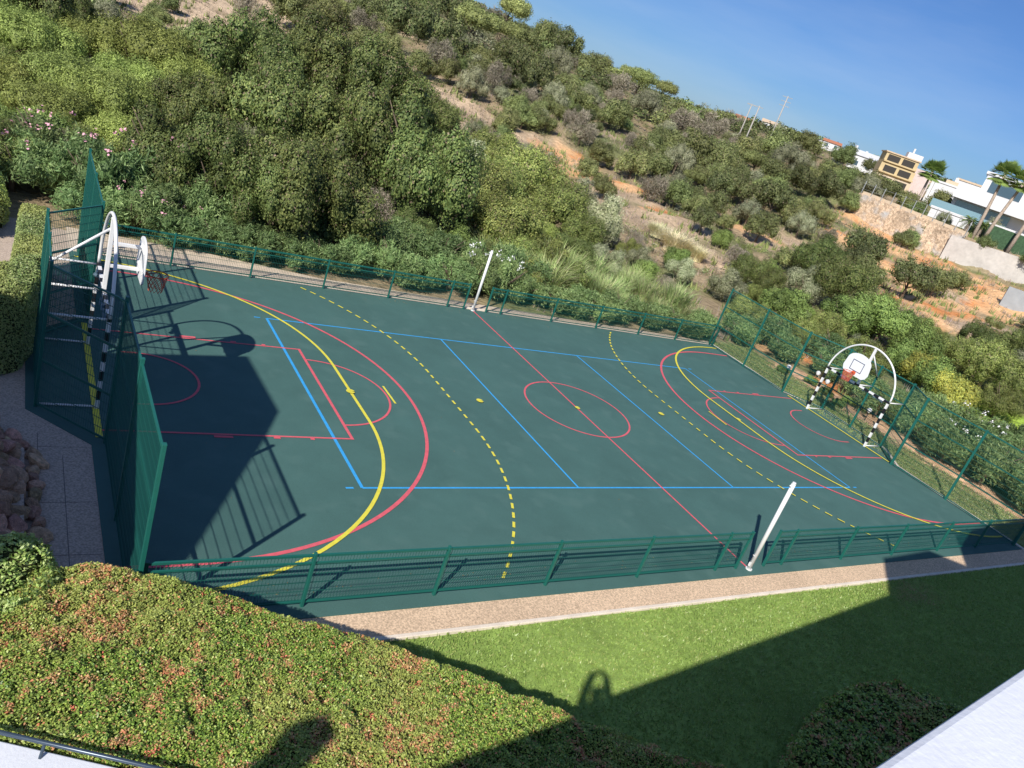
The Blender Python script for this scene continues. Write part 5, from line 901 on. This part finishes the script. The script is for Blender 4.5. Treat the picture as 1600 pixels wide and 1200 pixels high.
house(54.3, 205, 5, 5, 2.6, 'white', 'small white house peeking between the white villa and the yellow block', z=13.6)
house(57.6, 190, 6, 6, 3.6, 'white', 'white terrace house behind the stout palm', z=12.0, wins=[(-2, 3, 1.2, 1), (1.5, 3, 1.2, 1)], roof='flat', roofm='tan')
house(60.4, 178, 9, 6, 5.5, 'white', 'white house with tan roof left of the modern villa', z=11.8, roofm='tan', wins=[(-2, 3.6, 1.4, 1.1), (1.5, 3.6, 1.4, 1.1)], extra=[('chimney', (2, 0, 6.5), (.6, .6, 1.6), 'white')])
house(48.2, 300, 5, 5, 2.2, 'white', 'tiny white house on the far ridge right of the tall pole', z=18.4)
# yellow apartment block with balconies
x, y = polar(55.35, 152); root = empty('apartment_block', (x, y, 11.3), -math.radians(55.3 - 10)); root.scale = (.68, .68, .68); tag(root, 'yellow terraced apartment block with dark arched balconies and a pink side', 'building')
for k, (wv, zz, dy) in enumerate(((8.6, 0, -1.2), (8.4, 2.7, 0), (8.0, 5.3, 1.0))):
    MB().box((-.2 + k * .1, dy, zz + 1.3), (wv, 7, 2.6)).build('storey', HM['yellow' if k else 'beige'], root)
    for sx in (-1.9, 1.7):
        f = MB().box((sx, dy - 3.53, zz + 1.45), (2.9, .1, 1.6)).build('balcony_shade_panel', HM['dark'], root)  # flat dark panel, shade of an open balcony put into its colour
    MB().box((0, dy - 3.9, zz + .55), (wv, .8, .35)).build('balcony', HM['yellow'], root)
MB().box((0, 1.0, 8.05), (8.6, 7.6, .3)).build('roof', HM['tan'], root)
MB().box((6.2, 1.4, 3.3), (4.2, 6.6, 6.6)).build('side_wall', HM['pink'], root)
MB().box((3.0, 1.8, 8.9), (3.6, 3, 1.4)).build('roof_room', HM['white'], root); MB().box((2.3, 1.2, 10.1), (.4, .4, 1.3)).build('chimney', HM['white'], root)
house(58.9, 165, 6.0, 8, 5.4, 'white', 'white block with terracotta roof terrace between the short palm and modern villa', z=9.8, extra=[('roof_terrace', (1.5, 0, 6.0), (6, 6, .7), 'tan'), ('side_wing', (6.5, 0, 2.5), (7, 7, 5.0), 'white'), ('stair_wall', (-3.3, -2, 3.0), (.5, 5, 5.4), 'white'), ('chimney', (0, 1, 6.8), (.5, .5, .9), 'white')], wins=[(-1, 3.4, 1.6, 1.4)])
house(59.6, 128, 5.6, 5, 1.2, 'white', 'low white pool wall with glass balustrade above the stone wall', name='pool_terrace', nm_cat='terrace', z=9.3, extra=[('glass_balustrade', (0, -2.6, 1.9), (6.4, .06, 1.1), 'glassb'), ('glass_balustrade', (3.3, -.4, 1.9), (.06, 4, 1.1), 'glassb')])
# modern villa
x, y = polar(62.4, 138); root = empty('modern_villa', (x, y, 9.3), -math.radians(62.4)); tag(root, 'modern white villa of stacked slabs with wide glass behind the tall palms', 'villa')
MB().box((0, 0, 1.85), (15, 7, 3.7)).build('wall', HM['white'], root)
MB().box((-3.2, -3.6, 2.3), (7.4, .1, 2.4)).build('glass_front', HM['glassb'], root)
MB().box((-.4, -2.2, 4.65), (14.5, 7, 1.9)).build('terrace_slab', HM['white'], root)
MB().box((1.6, .8, 6.8), (13, 6.5, 2.6)).build('upper_storey', HM['white'], root)
MB().box((-1.8, -2.5, 6.6), (4.4, .1, 1.6)).build('upper_window', HM['glass'], root)
MB().box((4.6, -2.5, 6.6), (4.8, .1, 1.6)).build('upper_window', HM['glass'], root)
MB().box((1.6, .8, 8.3), (13.6, 7, .4)).build('roof', HM['white'], root)
for k in range(7): MB().box((5.6 + k * .5, -3.6, 6.6), (.06, .06, 1.9)).build('pergola_post', HM['white'], root)
# stone retaining wall, fence posts on it, concrete wall
def wallseg(name, a, b, z0a, z0b, ha, hb, th, material, label, lean=.0):
    a = Vector(a); b = Vector(b); t = (b - a).normalized(); n = Vector((t.y, -t.x)); n = n if n.dot(Vector((CX, CY)) - a) > 0 else -n
    root = empty(name, (a.x, a.y, 0)); tag(root, label, 'wall'); N = 14; V = []
    for i in range(N + 1):
        p = a + (b - a) * i / N; z0 = z0a + (z0b - z0a) * i / N; h = ha + (hb - ha) * i / N; q = p + n * lean * h
        for (pt, z) in ((q, z0 - 1.0), (p, z0 + h), (p - n * th, z0 + h), (p - n * th, z0 - 1.0)): V.append((pt.x - a.x, pt.y - a.y, z))
    F = []
    for i in range(N):
        for k in range(4): F.append((i * 4 + k, (i + 1) * 4 + k, (i + 1) * 4 + (k + 1) % 4, i * 4 + (k + 1) % 4))
    F += [(0, 1, 2, 3), (N * 4 + 3, N * 4 + 2, N * 4 + 1, N * 4)]
    MB().add(V, F).build('masonry' if name == 'stone_wall' else 'wall_panel', material, root); return root
sw = wallseg('stone_wall', (73.9, 47.6), (75.6, 33.6), 6.4, 5.4, 2.75, 3.3, .8, HM['stone'], 'sloping orange and grey stone retaining wall on the right hillside', .25)
MB().add([], []); cb = MB()
a = Vector((73.9, 47.6)); b = Vector((75.6, 33.6))
for i in range(14):
    p, q = a + (b - a) * i / 14, a + (b - a) * (i + 1) / 14; zc = 9.05 - .45 * i / 14; m = (p + q) / 2; cb.box((m.x + .7 - a.x, m.y - a.y, zc + .18), (.35, (q - p).length, .5))
cb.build('coping', HM['beige'], sw)
fr = empty('wire_fence', (74.6, 47.6, 0)); tag(fr, 'thin post fence standing along the top of the stone wall', 'fence')
for i in range(11):
    p = a + (b - a) * i / 10; MB().bar((p.x + .3 - 74.6, p.y - 47.6, 8.4), (p.x + .3 - 74.6, p.y - 47.6, 10.7 - .045 * i), .045, 6).build('post', HM['slate'], fr)
for z in (9.7, 10.4): MB().bar((a.x + .3 - 74.6, 0, z), (b.x + .3 - 74.6, b.y - 47.6, z), .012, 4).build('wire', HM['slate'], fr)
wallseg('concrete_wall', (74.4, 34.2), (84.3, 22), 5.2, 6.3, 3.0, 2.4, .4, HM['concrete'], 'pale concrete retaining wall with plants trailing over its top')
wallseg('concrete_wall', (66.2, 21.6), (69.4, 17.0), 3.7, 3.8, 2.0, 2.0, .3, HM['slate'], 'grey concrete slab standing on the dirt at the right edge')
wallseg('tan_wall', (95.3, 67.6), (98.6, 62.6), 9.0, 8.8, 1.9, 2.0, .5, HM['beige'], 'tan garden retaining wall left of the yellow apartment block')
wallseg('garden_wall', (127.5, 104), (132.6, 100.4), 11.0, 11.0, .9, .9, .4, HM['white'], 'low white garden wall among shrubs below the red roofed house')
# screened fence behind the palms
sf = empty('garden_fence', (80, 32, 0)); tag(sf, 'dark green screened garden fence behind the tall palms', 'fence')
MB().box((2.2, -2.6, 9.5), (.1, 10, 2.4), .55).build('screen', HM['screen'], sf); MB().box((2.2, -2.6, 10.8), (.14, 10.2, .16), .55).build('rail', HM['white'], sf)
# palms
def palm(x, y, z, H, r, n, kind, label, grp=None, lean=(0, 0), seed=1):
    rr = random.Random(seed); root = empty('palm_tree', (x, y, z)); tag(root, label, 'palm tree', grp)
    tp = Vector((lean[0], lean[1], H)); MB().tube([(0, 0, -.3), (lean[0] * .3, lean[1] * .3, H * .4), (lean[0] * .7, lean[1] * .7, H * .75), tuple(tp)], [.24, .19, .16, .15], 9).build('trunk', M['palm_bark'], root, smooth=True)
    for i in range(n):
        a = i * 2.399 + rr.uniform(-.2, .2); el = 1.25 - 1.9 * (i / n) + rr.uniform(-.1, .1); L_ = r * rr.uniform(.85, 1.1); m = MB(); dv = Vector((math.cos(a), math.sin(a), 0)); sdv = Vector((-math.sin(a), math.cos(a), 0)); up_ = Vector((0, 0, 1))
        if kind == 'fan':
            c = tp + dv * math.cos(el) * L_ * .45 + up_ * math.sin(el) * L_ * .45; m.bar(tp, c, .02, 4, cap=False); fd = (dv * math.cos(el) + up_ * math.sin(el)); fu = fd.cross(sdv)
            for k in range(-7, 8):
                t = k * .17; e = c + (fd * math.cos(t) + sdv * math.sin(t)) * L_ * .6 - up_ * L_ * .12 * abs(k) / 7; w_ = (fd * -math.sin(t) + sdv * math.cos(t)) * .05 * L_; m.add([c, c + (e - c) * .6 + w_, e, c + (e - c) * .6 - w_], [(0, 1, 2, 3)])
        else:
            pts = [tp + dv * math.cos(el) * L_ * t + up_ * (math.sin(el) * L_ * t - .55 * L_ * t * t) for t in (0, .25, .5, .75, 1)]; m.tube(pts, .02, 4)
            for k in range(3, 19):
                t = k / 19 * 4; i0 = min(3, int(t)); c = pts[i0] + (pts[i0 + 1] - pts[i0]) * (t - i0)
                for s in (-1, 1): e = c + sdv * s * L_ * .26 + dv * L_ * .1 - up_ * L_ * .08; m.add([c, c + (e - c) * .5 + dv * .04 * L_, e, c + (e - c) * .5 - dv * .04 * L_], [(0, 1, 2, 3)])
        me = bpy.data.meshes.new('frond'); me.from_pydata([tuple(v) for v in m.V], [], m.F); me.update(); me.materials.append(M['frond']); link(bpy.data.objects.new('frond', me), root)
M['frond'] = mat('palm_frond', (.26, .36, .10), .5, .3, noise=(2, .3, 3), trans=.35)
palm(79.2, 34.5, 8.5, 7.7, 1.9, 34, 'fan', 'tall slender fan palm, left of the leaning pair before the modern villa', lean=(.3, .4), seed=1)
palm(79.4, 33.4, 8.5, 7.5, 1.9, 34, 'fan', 'tall slender fan palm, right of the leaning pair before the modern villa', lean=(.8, -.6), seed=2)
palm(79.6, 30.3, 8.5, 7.2, 1.8, 30, 'fan', 'tall fan palm at the right edge, its crown cut by the frame', lean=(.2, -.7), seed=3)
palm(93.6, 52.4, 8.6, 6.4, 2.1, 44, 'fan', 'stout fan palm with big round crown beside the yellow apartment block', seed=4)
for i, (x, y) in enumerate(((80.6, 36.5), (81.3, 35.2))):
    palm(x, y, 8.6, 1.8, 1.3, 20, 'feather', 'short dark palm with feathery fronds on the terrace, %s' % ('nearer the stone wall' if i == 0 else 'nearer the tall palms'), seed=6 + i)
# garden greenery on the terrace
for (kd, x, y, W, lab) in [('O', 92, 56, 5.5, 'dark garden tree in front of the yellow apartment block'), ('M', 88.5, 50.5, 4.0, 'rounded garden shrub behind the stone wall'), ('B', 97, 50, 3.5, 'leafy garden bush right of the stout palm'), ('M', 104, 55, 5, 'garden shrubs below the white block'), ('B', 84.5, 46, 3, 'small garden bush over the stone wall'), ('M', 89, 40, 3.0, 'shrub beside the low white pool wall'), ('L', 100, 44, 4.5, 'loose shrub in front of the modern villa'), ('M', 92, 33, 4, 'shrub at the foot of the modern villa'), ('B', 79.3, 27.2, 2.8, 'green plant trailing over the concrete wall, near its middle'), ('B', 77.2, 31.6, 2.4, 'green plant trailing over the concrete wall, near its left end'), ('B', 82.0, 25.4, 2.8, 'green plant trailing over the concrete wall, near its right end'), ('M', 84, 24.4, 3.0, 'dark bush above the concrete wall at the right edge'), ('B', 120, 88, 6, 'dark green bush below the white villa'), ('O', 124, 84, 5, 'dark tree between the white villa and the yellow block'), ('M', 113.5, 92, 6, 'round dark bush below the red roofed house'), ('L', 85.5, 42.5, 2.6, 'pale bush on the terrace edge')]:
    o = plant(kd, x, y, W, .8); o['label'] = lab; 
    if 'group' in o: del o['group']
    if 'trailing' in lab: o.location.z = 7.7
# power poles
def pole(x, y, z, H, label, lattice=False, lean=0, grp='power poles on the hillside'):
    root = empty('power_pole', (x, y, z), -math.radians(50)); tag(root, label, 'power pole', grp)
    MB().bar((0, 0, -.5), (0, 0, H), .14, 8, .08).build('pole', HM['pole'], root, smooth=True)
    if lattice:
        for k, zz in enumerate((H - .2, H - .9, H - 1.6)):
            MB().box((0, 0, zz), (1.7, .12, .10)).build('crossarm', HM['slate'], root)
    return root
p1 = pole(75.2, 70.8, 7.8, 7.9, 'pale concrete power pole, front one of the pair joined by a crossarm')
p2 = pole(90.8, 87.8, 9.6, 7.2, 'pale concrete power pole, rear one of the leaning pair')
MB().box((-.6, 0, 7.7), (2.4, .12, .12)).build('crossarm', HM['slate'], p1); MB().box((0, 0, 7.0), (1.5, .12, .12)).build('crossarm', HM['slate'], p2)
pole(91.2, 81.2, 9.7, 9.8, 'tall power pole with three short crossarms right of the pair', True)
# small things on the verge: spot lights on stems
for i, (x, y, lab) in enumerate([(16.6, 5.2, 'small white garden light on the verge, farthest from the goal'), (18.1, 3.9, 'small white garden light near the far goal post'), (17.6, 1.0, 'small white garden light behind the goal'), (18.6, 4.9, 'small white garden light beside the orange soil')]):
    root = empty('garden_light', (x, y, -.05), .6); tag(root, lab, 'garden light')
    MB().bar((0, 0, 0), (.1, 0, .42), .018, 6).build('stem', M['black'], root); MB().tube([(.04, 0, .42), (.12, 0, .45), (.22, 0, .46)], [.05, .10, .12], 10).build('lamp_head', M['white'], root)
for (x, y) in ((16.9, 5.6), (17.9, 4.6), (17.6, 3.4), (18.4, 2.6), (17.0, 2.2)):
    o = plant('B', x, y, .9, .55); o['label'] = 'small low green plant on the verge behind the far goal'; o['group'] = 'low plants on the verge'

# one label each where a handful of look-alikes stand in a row: count them from the left as seen from the court
ORD = ['first', 'second', 'third', 'fourth', 'fifth', 'sixth', 'seventh', 'eighth', 'ninth', 'tenth', 'eleventh', 'twelfth', 'thirteenth', 'fourteenth', 'fifteenth', 'sixteenth']
by = {}
for o in bpy.data.objects:
    if o.parent is None and o.get('label') and o.get('group'): by.setdefault(o['label'], []).append(o)
for lb, os_ in by.items():
    if 2 <= len(os_) <= 16 and len(lb.split()) <= 13:
        os_.sort(key=lambda o: math.atan2(o.location.x - CX, o.location.y - CY))
        for i, o in enumerate(os_): o['label'] = lb + ', ' + ORD[i] + ' from left'
